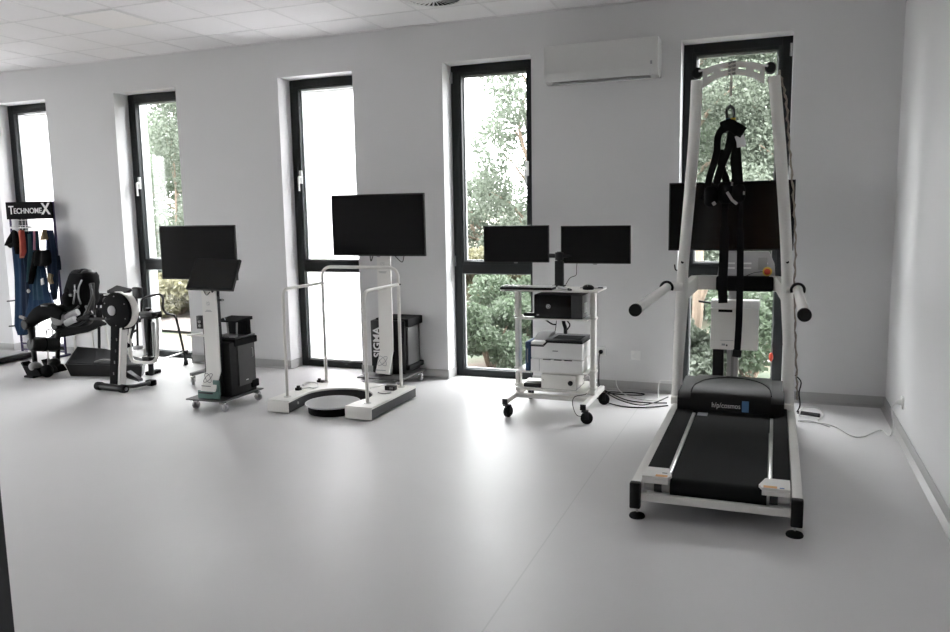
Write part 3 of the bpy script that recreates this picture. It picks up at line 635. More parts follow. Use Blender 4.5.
# camera / microphone gooseneck on the printer
gn = thing('cable_bundle', 'black bundle of cables hanging from upper shelf onto the printer', 'cable', (-2.18,-.72,.55))
MB().tube(spline([(-2.19,-.70,.683),(-2.182,-.72,.64),(-2.176,-.70,.60),(-2.17,-.72,.565)], 6), .014, 10).build('sleeve', 'black', gn)
MB().tube(spline([(-2.165,-.71,.66),(-2.135,-.73,.63),(-2.15,-.73,.60),(-2.165,-.72,.585)], 6), .005, 8).build('lead', 'black', gn)
cable('black cable hanging slack under the upper trolley shelf', [(-2.34,-.72,.682),(-2.31,-.74,.66),(-2.26,-.76,.635),(-2.23,-.75,.63)], .006)
cable('thin black wire dropping from upper shelf behind the printer', [(-2.25,-.66,.682),(-2.255,-.66,.62),(-2.26,-.67,.57)], .003)
# printer
pr = thing('printer', 'white laser printer with dark top on the trolley lower shelf', 'printer', (-2.1960,-.76,.315))
z0 = .315
MB().box(-2.3710, -1.995, -.93, -.60, z0, z0+.090, .006).box(-2.3710, -1.995, -.925, -.60, z0+.092, z0+.215, .010).build('body', 'whiteplast', pr)
MB().prism([(-2.3710,-.928,z0+.180),(-2.2760,-.928,z0+.180),(-2.2460,-.928,z0+.210),(-1.995,-.928,z0+.210),(-1.995,-.928,z0+.222),(-2.2510,-.928,z0+.222),(-2.2810,-.928,z0+.194),(-2.3710,-.928,z0+.194)], (0,.32,0)).build('top_band', 'black', pr)
MB().prism([(-2.3710,-.935,z0+.190),(-2.3710,-.74,z0+.250),(-2.3710,-.62,z0+.250),(-2.3710,-.62,z0+.190)], (.10,0,0)).build('control_panel', 'midgrey', pr)
MB().box(-2.2660, -1.995, -.92, -.60, z0+.215, z0+.230, .004).build('paper_tray_lid', 'darkmetal', pr)
MB().box(-2.2260, -2.0260, -.86, -.70, z0+.2305, z0+.2325).build('paper_well', 'blackm', pr)
f = MB()
for a in (-2.2810, -2.2010, -2.1260): f.box(a, a+.056, -.929, -.920, z0+.080, z0+.092, .001)
f.build('tray_slot', 'blackm', pr); MB().box(-2.2110, -2.1710, -.9265, -.924, z0+.150, z0+.155).build('small_print', 'ink', pr)
MB().box(-2.3080,-2.3050,-.931,-.929,z0+.004,z0+.09).build('tray_seam', 'label', pr)
bf = thing('folder', 'blue folder standing at the left side of the printer', 'folder', (-2.3860,-.82,.315)); MB().box(-2.4110,-2.3770,-.925,-.72,z0,z0+.21,.003).build('cover', 'bluestrap', bf); MB().box(-2.3980,-2.3920,-.9265,-.924,z0+.06,z0+.16).build('spine_print', 'label', bf)
# power conditioner box on the lowest shelf
bx = thing('power_unit', 'grey box with round black socket on lowest trolley shelf', 'power unit', (-2.16,-.76,.191))
z0 = .191
MB().box(-2.298, -2.045, -.915, -.66, z0, z0+.104, .005).build('housing', 'greyplast' if False else 'white', bx); MB().lathe((-2.085,-.915,z0+.05), (0,-1,0), [(.018,0),(.018,.006),(.012,.008)], 18).build('socket', 'black', bx)
MB().box(-2.285,-2.281,-.917,-.914,z0+.06,z0+.066).build('lamp', 'ink', bx); MB().box(-2.298,-2.045,-.913,-.66,z0-.001,z0+.006).build('base_edge', 'midgrey', bx)
bl = thing('power_brick', 'flat black adapter beside the grey box on lowest trolley shelf', 'adapter', (-2.37,-.86,.191)); MB().box(-2.435,-2.302,-.90,-.80,.191,.218,.006).build('housing', 'black', bl); MB().box(-2.445,-2.432,-.86,-.84,.199,.210,.002).build('plug', 'midgrey', bl)
cable('black cable curling from lowest shelf around the right trolley post', [(-2.03,-.80,.185),(-1.99,-.84,.155),(-2.05,-.93,.15),(-2.06,-.95,.10),(-2.03,-.96,.03),(-1.98,-.94,.015)], .0028)
cable('white cable draped on the right end of the lowest trolley shelf', [(-2.035,-.74,.24),(-2.0,-.72,.26),(-1.985,-.74,.20),(-2.01,-.80,.185),(-2.035,-.84,.184)], .004, 'cabw')

# ------------------------------------------------------------------ treadmill with gantry
tr = thing('treadmill', 'large black treadmill in white frame with overhead support arch', 'treadmill', (-.997, -1.7, 0))
Lx0, Lx1, Rx0, Rx1 = -1.373, -1.323, -.671, -.621; YB = -.62; YFt = -2.60
for x0, x1 in ((Lx0, Lx1), (Rx0, Rx1)):
    MB().box(x0+.002, x1-.002, YFt, YB, .105, .176, .006).box(x0+.002, x1-.002, YFt, YB, .058, .107, .004).build('side_rail', 'white', tr)
    MB().box(x0, x1, YFt-.035, YFt+.002, .052, .178, .006).build('rail_cap', 'black', tr)
    xm = (x0+x1)/2+(.006 if x0 < -1 else -.006)
    for y in (YFt+.005, YB-.08):
        f = MB().cyl((xm,y,.02),(xm,y,.06),.006,seg=10).build('foot_bolt', 'chrome', tr)
        MB().lathe((xm,y,0), (0,0,1), [(.036,0),(.038,.006),(.034,.014),(.014,.022)], 24).build('levelling_foot', 'rubber', tr)
MB().box(Lx1-.004, Rx0+.004, YFt-.012, YFt+.02, .086, .122, .004).build('cross_beam', 'white', tr); MB().box(Lx1, Rx0, YB-.06, YB, .07, .12, .004).build('cross_beam', 'white', tr)
bx0, bx1, zb = -1.195, -.772, .193
pf_ = [(y, z) for y, z in ((-.95, zb), (YFt+.06, zb))] + [(YFt+.06+.045*math.cos(a), zb-.045+.045*math.sin(a)) for a in [PI/2+PI*k/10 for k in range(1, 11)]] + [(-.95, zb-.09)]
MB().prism([(bx0, y, z) for y, z in pf_], (bx1-bx0, 0, 0)).build('running_belt', 'belt', tr, 50)
for a, b in ((Lx1, bx0-.022), (bx1+.022, Rx0)):
    MB().box(a, b, YFt+.09, -1.0, .12, .188, .004).build('foot_strip', 'rubber', tr)
for a, b in ((bx0-.022, bx0-.003), (bx1+.003, bx1+.022)):
    MB().box(a, b, YFt+.12, -1.30, .12, .195, .002).build('edge_strip', 'steel', tr)
for a, s in ((Lx1+.004, 1), (Rx0-.004, -1)):
    MB().cyl((a, YFt+.055, zb-.050), (a+s*.125, YFt+.055, zb-.050), .022, seg=18).build('roller_axle', 'steel', tr)
    f = MB().cyl((a+s*.05, YFt+.055, zb-.050), (a+s*.085, YFt+.055, zb-.050), .027, seg=18).build('roller_collar', 'darkmetal', tr)
    pl = [(a, YFt-.008), (a+s*.118, YFt-.008), (a+s*.132, YFt+.03), (a+s*.105, YFt+.13), (a, YFt+.13)]
    MB().prism([(x,y,.198) for x,y in pl], (0,0,.012)).build('corner_cover', 'white', tr)
    MB().prism([(x,y,.196) for x,y in pl[:2]]+[(a+s*.118,YFt-.008,.176),(a,YFt-.008,.176)], (0,.012,0)).build('cover_lip', 'white', tr)
    MB().box(a+s*(.060 if s > 0 else .055), a+s*(.114 if s > 0 else .112), YFt-.002, YFt+.025, .2101, .2112).build('warning_print', 'orange', tr)
    MB().box(a+s*(.085 if s > 0 else .025), a+s*(.108 if s > 0 else .045), YFt+(.05 if s > 0 else .002), YFt+(.058 if s > 0 else .012), .2101, .2112).build('small_print', 'ink' if s > 0 else 'blue', tr)
# hood
hy0, hy1 = -1.205, -.70
hp = [(hy0+.02,.07),(hy0,.15),(hy0+.004,.255),(hy0+.05,.290),(hy1,.300),(hy1,.07)]
for a, b in ((-1.320,-1.238), (-.765,-.690)): MB().prism([(a,y,z) for y,z in hp], (b-a,0,0)).build('hood_shoulder', 'black', tr, 50)
hp2 = [(hy0-.012,.17),(hy0-.020,.20),(hy0-.018,.275),(hy0+.01,.298),(hy0+.10,.318),(hy0+.26,.330),(hy1,.312),(hy1,.07),(hy0+.02,.07)]
MB().prism([(-1.238,y,z) for y,z in hp2], (.473,0,0)).build('motor_hood', 'black', tr, 50)
arc = [(-1.0015+.2365*math.cos(t), hy0+.02+.34*math.sin(t)) for t in [PI*k/24 for k in range(25)]]
MB().tube([(x, y, (.300 if y < hy0+.03 else min(.332, .299+(y-hy0-.01)*.21 if y < hy0+.10 else .319+(y-hy0-.10)*.075))) for x, y in arc], .0035, 6).build('hood_seam', 'blackm', tr)
text('h/p/cosmos', .046, 'lettering', 'pwhite', tr, (ay(711.5,406,hy0-.02).x, hy0-.0195, .218), (1,0,0), (0,0,1), .002, xs=.80)
MB().box(ay(742,402,hy0-.02).x, ay(749,402,hy0-.02).x, hy0-.0225, hy0-.018, .200, .268).build('blue_mark', 'blue', tr)
MB().box(-1.205+.02, -1.125, -1.36, -1.28, zb+.0002, zb+.0012).build('belt_sticker', 'label', tr)
# gantry legs
def legpts(pp): return spline([ay(px,py,y) for px,py,y in pp], 8)
lp = legpts([(676.5,398,-.95),(679,340,-1.05),(681.5,290,-1.13),(685.5,240,-1.21),(690,190,-1.27),(694,140,-1.32),(697,80,-1.36)])
rp = legpts([(788.5,404,-.95),(788.5,340,-1.05),(787.5,290,-1.13),(786,240,-1.21),(783,190,-1.27),(779.5,140,-1.32),(774,76,-1.36)])
for p in (lp, rp): MB().tube(p, .0335, 14).build('arch_leg', 'white', tr)
for p, dx in ((lp, -.02), (rp, .02)):
    x = (p[0].x); MB().box(x-.03, x+.03, -1.02, -.88, .170, .215, .006).build('leg_socket', 'white', tr)
    q = p[0]; MB().tube([q+Vector((0,.10,.0)), p[14]+Vector((-dx*1.2,.075,0)), p[20]+Vector((-dx*.5,.03,0))], .016, 10).build('leg_brace', 'white', tr)
    a = p[20]; f = MB()
    for dz in (-.01, .025): f.cyl((a.x+dx*.1, a.y-.040, a.z+.03+dz), (a.x+dx*.1, a.y-.028, a.z+.03+dz), .009, seg=12)
    f.build('lock_screw', 'black', tr)
hl, hr = ay(697,73,-1.375), ay(770.5,67.5,-1.375)
for h in (hl, hr):
    MB().lathe(h, (0,-1,0), [(.030,-.05),(.030,.012),(.025,.018)], 24).build('pulley_cap', 'black', tr)
    s = 1 if h == hl else -1
    MB().tube([h+Vector((s*.012,-.020,.006)), h+Vector((s*.040,-.022,.012))], .006, 8).build('pulley_pin', 'whiteplast', tr)
# perforated arch plate
f = MB(); n = 40; vs = []; fs = []; yA = -1.36; slots = [(3,7),(12,17),(23,28),(33,37)]
def arch(u, v):
    x = hl.x+.03+(hr.x-hl.x-.06)*u; bow = 4*u*(1-u)
    zm = hl.z+(hr.z-hl.z)*u
    return x, zm-.085+.064*bow+(.105-.033*bow)*v
VR = [0,.42,.58,1.]
for side in (0, 1):
    for i in range(n+1):
        for v in VR:
            vv = v
            x, z = arch(i/n, vv); vs.append((x, yA+side*.022, z))
N1 = (n+1)*4; idx = lambda s, i, j: s*N1+i*4+j
cells = {(i, j) for i in range(n) for j in range(3)}
for a, b in slots:
    for i in range(a, b): cells.discard((i, 1))
for i, j in cells:
    fs += [(idx(0,i,j), idx(0,i+1,j), idx(0,i+1,j+1), idx(0,i,j+1)), (idx(1,i,j), idx(1,i,j+1), idx(1,i+1,j+1), idx(1,i+1,j))]
    for di, dj, e in ((-1,0,((i,j),(i,j+1))), (1,0,((i+1,j),(i+1,j+1))), (0,-1,((i,j),(i+1,j))), (0,1,((i,j+1),(i+1,j+1)))):
        if (i+di, j+dj) not in cells: (p, q), (r_, t_) = e; fs.append((idx(0,p,q), idx(0,r_,t_), idx(1,r_,t_), idx(1,p,q)))
f.add(vs, fs).build('arch_plate', 'white', tr)
mid = arch(.48, .5); cx_ = mid[0]
f = MB()
for k in range(4): f.cyl((cx_-.02, yA-.012, mid[1]+.024-k*.020), (cx_+.02, yA-.012, mid[1]+.035-k*.022), .007, seg=10)
f.build('rope_guide', 'midgrey', tr)
kx = ay(730.5,100,yA-.01)
MB().tube([(cx_, yA-.012, mid[1]+.03), (cx_-.002, yA-.012, (mid[1]+kx.z)/2+.03), (kx.x, yA-.01, kx.z+.02)], .0065, 8).build('hoist_rope', 'ropew', tr)
rb = spline([ay(779,70,-1.36), ay(786,100,-1.34), ay(789,140,-1.30), ay(793,190,-1.26), ay(795.5,240,-1.2), ay(794.5,290,-1.12), ay(795.5,340,-1.05), ay(797,385,-.97), ay(797,400,-.95)], 10)
f = MB(); 
pts = [p+Vector((.004*math.cos(i*1.9), .004*math.sin(i*1.9), 0)) for i, p in enumerate(rb)]
f.tube(pts, [.0075 if i % 2 else .0045 for i in range(len(pts))], 8).build('side_rope', 'rope', tr)
MB().tube(spline([ay(795,375,-.98), ay(801,382,-.99), ay(799,393,-.98), ay(800,405,-.97), ay(797,412,-.96)], 6), .004, 8).build('rope_tail', 'black', tr)
# handrails
for p, xe in ((lp, -1.395), (rp, -.639)):
    a = p[20]; zr = .958; s = -1 if xe < -1 else 1
    MB().tube([(xe, -1.16, zr), (xe, -2.372, zr)], .0255, 18).build('handrail', 'silver' if False else 'white', tr)
    MB().tube([(xe, -2.368, zr), (xe, -2.392, zr)], .031, 20).build('handrail_cap', 'black', tr)
    MB().tube([(xe+.036*math.cos(t), -1.22, zr+.036*math.sin(t)) for t in [PI*(-.15+1.3*k/16) for k in range(17)]], .008, 8).build('rail_clip', 'black', tr)
    MB().tube([(xe, -1.17, zr), (a.x, a.y, zr)], .028, 12).build('rail_mount', 'white', tr)
# cross bridge
la, ra = lp[18], rp[18]
zc_ = .945
MB().strap([(la.x, -1.11, .915), (-1.275, -.70, zc_), (-1.225, -.665, zc_), (-1.12, -.665, zc_)], .095, .045, (0,0,1)).build('bridge', 'white', tr)
MB().strap([(ra.x, -1.11, .915), (-.735, -.74, zc_), (-.76, -.67, zc_), (-.80, -.665, zc_)], .095, .045, (0,0,1)).build('bridge', 'white', tr)
MB().box(-1.135, -.775, -.725, -.640, .893, .992, .012).build('bridge_pad', 'blackm', tr)
# control terminal on the bridge
z0, z1 = .978, 1.150; xt0, xt1 = -1.135, -.772
pg = [(xt0,z0),(xt1+.008,z0),(xt1,z0+.09),(xt1-.035,z1),(xt0+.02,z1)]
MB().prism([(x,-.615,z) for x,z in pg], (0,.055,0)).build('terminal', 'greyplast', tr)
f = MB()
for k in range(3):
    for d in (0, .032): f.box(-1.08+k*.105, -1.08+k*.105+.058, -.618, -.614, 1.055+d-.02, 1.066+d-.02, .001)
f.build('terminal_vent', 'pwhite', tr)
MB().box(-.875, -.815, -.619, -.613, 1.03, 1.115, .004).build('terminal_plate', 'silver', tr)
c = Vector((-.815,-.62,1.020))
MB().lathe(c, (0,-1,0), [(.030,0),(.030,.012),(.024,.016)], 20).build('stop_collar', 'yellow', tr); MB().lathe(c, (0,-1,0), [(.014,.012),(.014,.022),(.021,.024),(.021,.034),(.015,.038)], 20).build('stop_button', 'red', tr)
MB().tube(spline([c+Vector((-.03,-.02,.0)), c+Vector((-.09,-.03,-.01)), c+Vector((-.16,-.02,-.045))], 5), .003, 6).build('stop_cord', 'ink', tr)

# ------------------------------------------------------------------ stand behind treadmill
sd = thing('television_stand', 'floor stand with white column and white box behind the treadmill', 'stand', (-1.03,-.26,0))
MB().box(-1.075, -.995, -.31, -.24, .06, 1.42, .006).build('column', 'silver', sd)
MB().box(-1.045, -1.025, -.314, -.309, .06, .78, .002).build('column_groove', 'midgrey', sd)
MB().box(-1.30, -.72, -.40, -.12, .03, .062, .006).build('base_plate', 'midgrey', sd)
MB().box(-1.12, -.95, -.33, -.305, 1.28, 1.44, .004).build('bracket', 'black', sd)
for x, y in ((-1.26,-.37),(-.76,-.37),(-1.26,-.15),(-.76,-.15)): MB().cyl((x,y,0),(x,y,.032),.022,seg=16).build('foot', 'rubber', sd)
MB().box(-1.172, -1.095, -.33, -.27, .06, .46, .004).build('cable_duct', 'black', sd)
wb_ = thing('control_box', 'white wall-type control box on the column behind the treadmill', 'control box', (-1.02,-.36,.45))
q0, q1 = ay(710,349,-.41), ay(759.5,301,-.41)
MB().box(q0.x, q1.x, -.41, -.312, q0.z, q1.z-.055, .008).build('housing', 'white', wb_)
MB().box(q0.x-.002, q1.x+.004, -.413, -.312, q1.z-.057, q1.z, .008).build('cover', 'whiteplast', wb_)
c = ay(725,311,-.413); MB().box(c.x-.045, c.x+.05, -.416, -.411, c.z-.008, c.z+.010, .002).build('handle_slot', 'blackm', wb_)
c = ay(726,344.5,-.411); MB().box(c.x-.03, c.x-.006, -.4125, -.4095, c.z-.008, c.z+.006).build('small_print', 'label', wb_); MB().box(c.x, c.x+.010, -.4125, -.4095, c.z-.012, c.z).build('data_port', 'blackm', wb_)
MB().box(c.x-.04,c.x+.05,-.412,-.4095,c.z+.028,c.z+.031).build('print_line', 'label', wb_)
c = ay(703,302,-.40); MB().tube([c+Vector((-.03,0,.005)), ay(712,303,-.40)], .008, 8).build('lever', 'black', wb_)
for px in (697, 777): pass
# red pull on the window side
rp_ = thing('pull_cord', 'small red pull handle hanging at right of treadmill window', 'pull cord', ay(773,353,.12))
c = ay(771,357,.12); MB().ell(c, (.016,.016,.035)).build('handle', 'red', rp_); MB().tube([c+Vector((0,0,.03)), ay(773,340,.14), ay(774,318,.15)], .002, 6).build('cord', 'ink', rp_)
cable('black cable running down beside the right arch leg', [ay(783,345,-.5), ay(787,330,-.55), ay(786,312,-.6)], .005)

# ------------------------------------------------------------------ harness
hn = thing('safety_harness', 'black fabric body harness hanging from the treadmill arch', 'harness', (kx.x, -1.37, kx.z))
HY = -1.37
w = lambda px, py, d=0.: ay(px, py, HY+d)
cr = spline([w(730.5,105.5), w(726.5,111), w(728,120), w(731,122), w(734,119), w(733.5,110), w(730.5,105.5)], 6)[:-1]
MB().tube(cr, .008, 8, closed=True).build('carabiner', 'darkmetal', hn)
MB().strap([w(728.5,118), w(728.5,126)], .028, .02).build('blue_loop', 'bluestrap', hn); MB().strap([w(733,118), w(733,126)], .028, .02).build('yellow_loop', 'yellow', hn)
f = MB()
f.strap(spline([w(729,123), w(723,128), w(718,137), w(717,150), w(714,163), w(709,180), w(706,200)], 5), [.045]*4+[.038]*26+[.07], .016)
f.strap(spline([w(732,123), w(731,135), w(728,150), w(722,165), w(716,185), w(712,203)], 5), .042, .016)
f.strap(spline([w(733,123), w(736,135), w(737,155), w(738.5,175), w(740,200)], 5), .045, .016)
f.strap(spline([w(731,124,.02), w(736,140,.02), w(733,160,.02), w(734.5,178,.02), w(731,200,.02)], 5), .030, .016)
f.strap(spline([w(720,150,.02), w(722,168,.02), w(726,180,.02), w(729,200,.02)], 5), .04, .016)
f.build('shoulder_strap', 'blackm', hn)
f = MB().strap(spline([w(722,128,-.02), w(730,125,-.03), w(737,129,-.03), w(743,133,-.02)], 5), .065, .03, (0,0,1)).box(w(738,129).x, w(743.5,137).x, HY-.05, HY-.01, w(738,136).z, w(743,129).z, .008); f.build('yoke', 'blackm', hn)
MB().strap([w(739,135,-.03), w(741,141,-.03), w(741.5,147,-.03)], .05, .006).build('care_label', 'pwhite', hn)
f = MB().box(w(704.5,195).x, w(718,205).x, HY-.05, HY+.05, w(711,207).z, w(711,186).z, .03, 3)
f.box(w(718,190).x, w(733,205).x, HY-.04, HY+.06, w(725,204).z, w(725,182).z, .03, 3).box(w(732,190).x, w(745,205).x, HY-.05, HY+.04, w(738,203).z, w(738,184).z, .03, 3)
f.build('waist_pad', 'blackm', hn)
for q_ in (([w(727,192,-.05), w(732,200,-.055), w(737,204,-.05)], .016), ([w(731,184,-.05), w(733,184,-.05)], .02), ([w(743,193,-.055), w(745,193,-.055)], .02), ([w(713,202,-.055), w(715,205,-.055)], .02)):
    MB().strap(q_[0], q_[1], .006, (0,0,1)).build('buckle', 'steel', hn)
f = MB().strap(spline([w(725,200), w(724.5,230), w(723.5,265), w(722.5,285), w(723,303)], 6), [.035]*6+[.052]*19, .012)
f.build('leg_strap', 'blackm', hn)
MB().strap(spline([w(741,200), w(740.5,235), w(740,280), w(739,320), w(737,354)], 6), [.024]*6+[.038]*19, .012).build('leg_strap', 'blackm', hn)
MB().strap([w(737.5,350), w(736.5,357)], .05, .018).build('strap_end', 'black', hn)

# ------------------------------------------------------------------ arm ergometer
er = thing('arm_ergometer', 'black upright hand crank trainer with round flywheel disc', 'exercise machine', (-6.03,-1.05,0))
wc = ay(115,311,-1.13)
MB().lathe(wc, (0,1,0), [(.140,0),(.152,.004),(.155,.012),(.155,.03)], 36).build('flywheel_cover', 'blackm', er)
MB().lathe(wc, (0,1,0), [(.155,.03),(.162,.034),(.162,.10),(.150,.11)], 36).build('flywheel_rim', 'silver' if False else 'white', er)
MB().lathe(wc+Vector((-.035,0,.002)), (0,-1,0), [(.042,-.002),(.042,.006),(.036,.010)], 24).build('hub_cap', 'greyplast', er)
f = MB()
for k in range(6):
    a = PI/6+k*PI/3; f.lathe(wc+Vector((.125*math.cos(a),0,.125*math.sin(a))), (0,-1,0), [(.006,-.002),(.006,.004)], 10)
f.build('cover_screw', 'midgrey', er)
xt, xbm = wc.x-.005, ay(113,386,-1.13).x
f = MB().prism([(xt-.055,-1.13,.54),(xt+.035,-1.13,.54),(xbm+.045,-1.13,.02),(xbm-.035,-1.13,.02)], (0,.08,0)); f.build('column', 'blackm', er)
MB().prism([(xt+.037,-1.125,.535),(xt+.037,-1.055,.535),(xbm+.047,-1.055,.02),(xbm+.047,-1.125,.02)], (.022,0,0)).build('column_side', 'white', er)
MB().box(xt-.07, xt+.06, -1.12, -1.0, .50, .57, .01).build('column_head', 'blackm', er)
f = MB()
for k in range(4): c = Vector((xt-.02+(xbm-xt)*k/4+.02, -1.131, .42-.10*k)); f.box(c.x-.006, c.x+.004, -1.134, -1.129, c.z-.012, c.z+.012, .002)
f.build('index_plate', 'midgrey', er)
a, b = az(99.5,386,.03), az(121,388.5,.03)
MB().tube([a, b], .030, 12).build('base_bar', 'black', er)
for p in (a, b): MB().lathe(p+(a-b).normalized()*(.0 if p == a else -.028), (b-a), [(.034,-.03),(.036,-.02),(.036,.02),(.034,.03)], 18).build('transport_wheel', 'rubber', er)
MB().lathe(b, (b-a), [(.014,.058),(.014,.064)], 14).build('wheel_hub', 'silver', er)
MB().tube([b+Vector((-.03,.02,.005)), az(136,386,.03), az(151,382.5,.03)], .017, 10).build('stabiliser', 'darkmetal', er)
c = az(151,382,.03); MB().box(c.x-.04, c.x+.04, c.y-.03, c.y+.03, 0, .05, .01).build('foot', 'rubber', er)
MB().prism([(xbm+.05,-1.02,.06),(xbm+.05,-1.02,.12),(xbm+.16,-1.0,.05),(xbm+.16,-1.0,.03)], (0,.05,0)).build('gusset', 'darkmetal', er)
zz = ay(90,319,-1.12).z; MB().tube([(wc.x-.06,-1.12,zz+.01), (ay(90,319,-1.12).x,-1.12,zz)], .012, 10).build('crank', 'black', er); MB().tube([(ay(90,319,-1.12).x,-1.12,zz), (ay(84,319,-1.12).x,-1.12,zz)], .02, 12).build('crank_grip', 'rubber', er)
u = lambda px, py, y=-1.08: ay(px, py, y)
MB().tube(fillet([u(115,303), u(115,293.5), u(121,293), u(123.5,297), u(123.5,303)], .03), .011, 10).build('handlebar', 'black', er)
MB().tube([u(104,295), u(115,293)], .008, 8).build('handlebar_extension', 'silver', er)
MB().prism([u(107,290.5,-1.10), u(122,294,-1.10), u(122.5,296.5,-1.10), u(107,293,-1.10)], (.0,.11,.035)).build('display', 'black', er)
MB().tube([u(119,295,-1.05), u(124,300,-1.02), u(127,308,-1.0)], .018, 10).build('neck', 'blackm', er)
# ------------------------------------------------------------------ standing trainer with bent tube
tn = thing('leg_trainer', 'black trainer on white U-shaped tube frame near the second window', 'exercise machine', (-6.1,-.8,0))
u = lambda px, py, y=-.80: ay(px, py, y)
MB().tube(fillet([u(131,325), u(129.5,345), u(131,361), u(143,363), u(156,362), u(158,350), u(157.5,320), u(155,312), u(147,312)], .06), .016, 12).build('u_frame', 'white', tn)
MB().tube([u(148,308), u(149,335), az(151.5,374,.02)], [.026,.026,.024], 14).build('column', 'black', tn)
MB().tube([u(153,322), u(155,355)], .017, 12).build('column_sleeve', 'silver', tn)
c = az(151.5,374.5,.0); MB().box(c.x-.03, c.x+.03, c.y-.05, c.y+.10, .0, .035, .008).build('base', 'blackm', tn)
MB().box(u(132.5,285).x, u(140.5,285).x, -.82, -.77, u(136,298.5).z, u(136,287).z, .015, 3).build('head_pad', 'foam', tn)
MB().tube([u(136.5,297), u(136.5,314), u(140,322)], .012, 10).build('pad_stem', 'black', tn)
f = MB().box(u(145,312).x, u(158,312).x, -.87, -.75, u(150,318).z, u(150,311).z, .012).tube([u(132,314), u(147,314)], .018, 10); f.build('knee_pad', 'foam', tn)
f = MB().tube(spline([u(127,298), u(132,303), u(136,310), u(134,318), u(128,326), u(127,335)], 5), .014, 10).tube([u(133,300), u(127,309)], .012, 8).tube([u(137,312), u(133,330), u(129,343)], .012, 8).tube([u(137,320), u(138,350)], .010, 8).tube([u(127,328), u(145,316)], .010, 8); f.build('linkage', 'black', tn)
MB().tube(spline([u(128,320), u(126,328), u(130,333), u(137,330)], 5), .010, 8).build('link_hoop', 'black', tn)
f = MB().box(u(125,345).x, u(131,345).x, -.85, -.77, u(128,347).z, u(128,343).z, .008); f.build('pedal', 'rubber', tn)
f = MB().box(u(135,348).x, u(141,348).x, -.83, -.77, u(138,349.5).z, u(138,345.5).z, .008); f.build('pedal', 'greyplast', tn)
f = MB().box(u(145,345).x, u(150,345).x, -.85, -.83, u(148,360).z, u(148,356).z, .005).box(u(147,356).x, u(153,356).x, -.85, -.77, u(148,360).z, u(148,356.5).z, .006); f.build('clamp', 'black', tn)
wk = [u(141.5,312,-.74), u(141.5,300,-.72), u(146,297,-.66), u(160,293.5,-.5), u(163.5,298,-.42), u(162.5,308,-.38), u(166,314,-.32), u(175.5,315.5,-.2), u(179,330,-.12), u(184,352,-.06)]
MB().tube(fillet(wk, .05), .011, 10).build('grab_tube', 'black', tn)
MB().tube([u(184,351,-.06), az(186,364.5,.02)+Vector((0,-.0,0))], .013, 10).lathe(az(186,364.5,0), (0,0,1), [(.026,0),(.022,.03),(.014,.06)], 16).build('tube_foot', 'rubber', tn)
c = u(184.3,352,-.06); MB().box(c.x-.03, c.x+.03, c.y-.03, c.y+.03, c.z-.02, c.z+.02, .006).build('tube_clamp', 'black', tn)
MB().tube([u(156,361.5,-.79), c], .008, 8).build('strut', 'steel', tn)
# ------------------------------------------------------------------ slim stand behind
es = thing('equipment_stand', 'slim black post stand with a black box, behind the foam wedge', 'stand', (-7.15,-.17,0))
u = lambda px, py, y=-.17: ay(px, py, y)
xq = u(99,352).x
MB().tube([(xq,-.17,.03), u(98.5,297)], .014, 10).build('post', 'black', es)
MB().lathe((xq,-.17,0), (0,0,1), [(.09,0),(.09,.015),(.03,.035)], 24).build('base', 'black', es)
MB().box(u(91,300).x, u(105,300).x, -.24, -.12, u(98,304.5).z, u(98,293.5).z, .012).build('box', 'blackm', es)
MB().lathe(u(105,300.5), (1,0,0), [(.035,-.005),(.035,.02),(.028,.024)], 18).build('dial', 'midgrey', es)
MB().box(u(95,310).x, u(100,310).x, -.20, -.14, u(98,320).z, u(98,308).z, .008).build('clamp', 'blackm', es)
# ------------------------------------------------------------------ foam wedge
wd = thing('foam_wedge', 'black leatherette foam wedge lying on the floor between exoskeleton and crank trainer', 'foam wedge', (-6.75,-.6,0))
A, B, Dd, E2 = (-6.845,-.905), (-7.33,-.33), (-6.93,-.36), (-6.11,-.75)
E2b = (-6.25,-.55)
bot = [(-6.835,-.885,.002), (-7.28,-.35,.002), (-6.95,-.38,.002), (-6.27,-.56,.002), (-6.145,-.735,.002)]
top = [(-6.86,-.915,.118), (-7.36,-.32,.160), (-6.95,-.34,.160), (-6.25,-.545,.125), (-6.10,-.76,.112)]
MB().prism(bot, None, top).build('body', 'foam', wd)
f = MB().prism([(p[0]*.96-6.72*.04, p[1]*.92-.6*.08, p[2]-.004) for p in top], (0,0,.010)); f.build('top_mat', 'rubber', wd)
MB().tube(fillet([Vector((-6.62,-.80,.128)), Vector((-6.55,-.78,.150)), Vector((-6.42,-.745,.150)), Vector((-6.36,-.73,.126))], .03), .010, 8).build('strap_handle', 'silver', wd)

# ------------------------------------------------------------------ exoskeleton
ex = thing('exoskeleton', 'black wearable exoskeleton seated in front of the garment rack', 'exoskeleton', (-6.95,-.8,0))
yn, yf_ = -.97, -.74
n_ = lambda px, py: ay(px, py, yn)
r_f = lambda px, py: ay(px, py, yf_)
pkc = lambda px, py, y=-.72: ay(px, py, y)
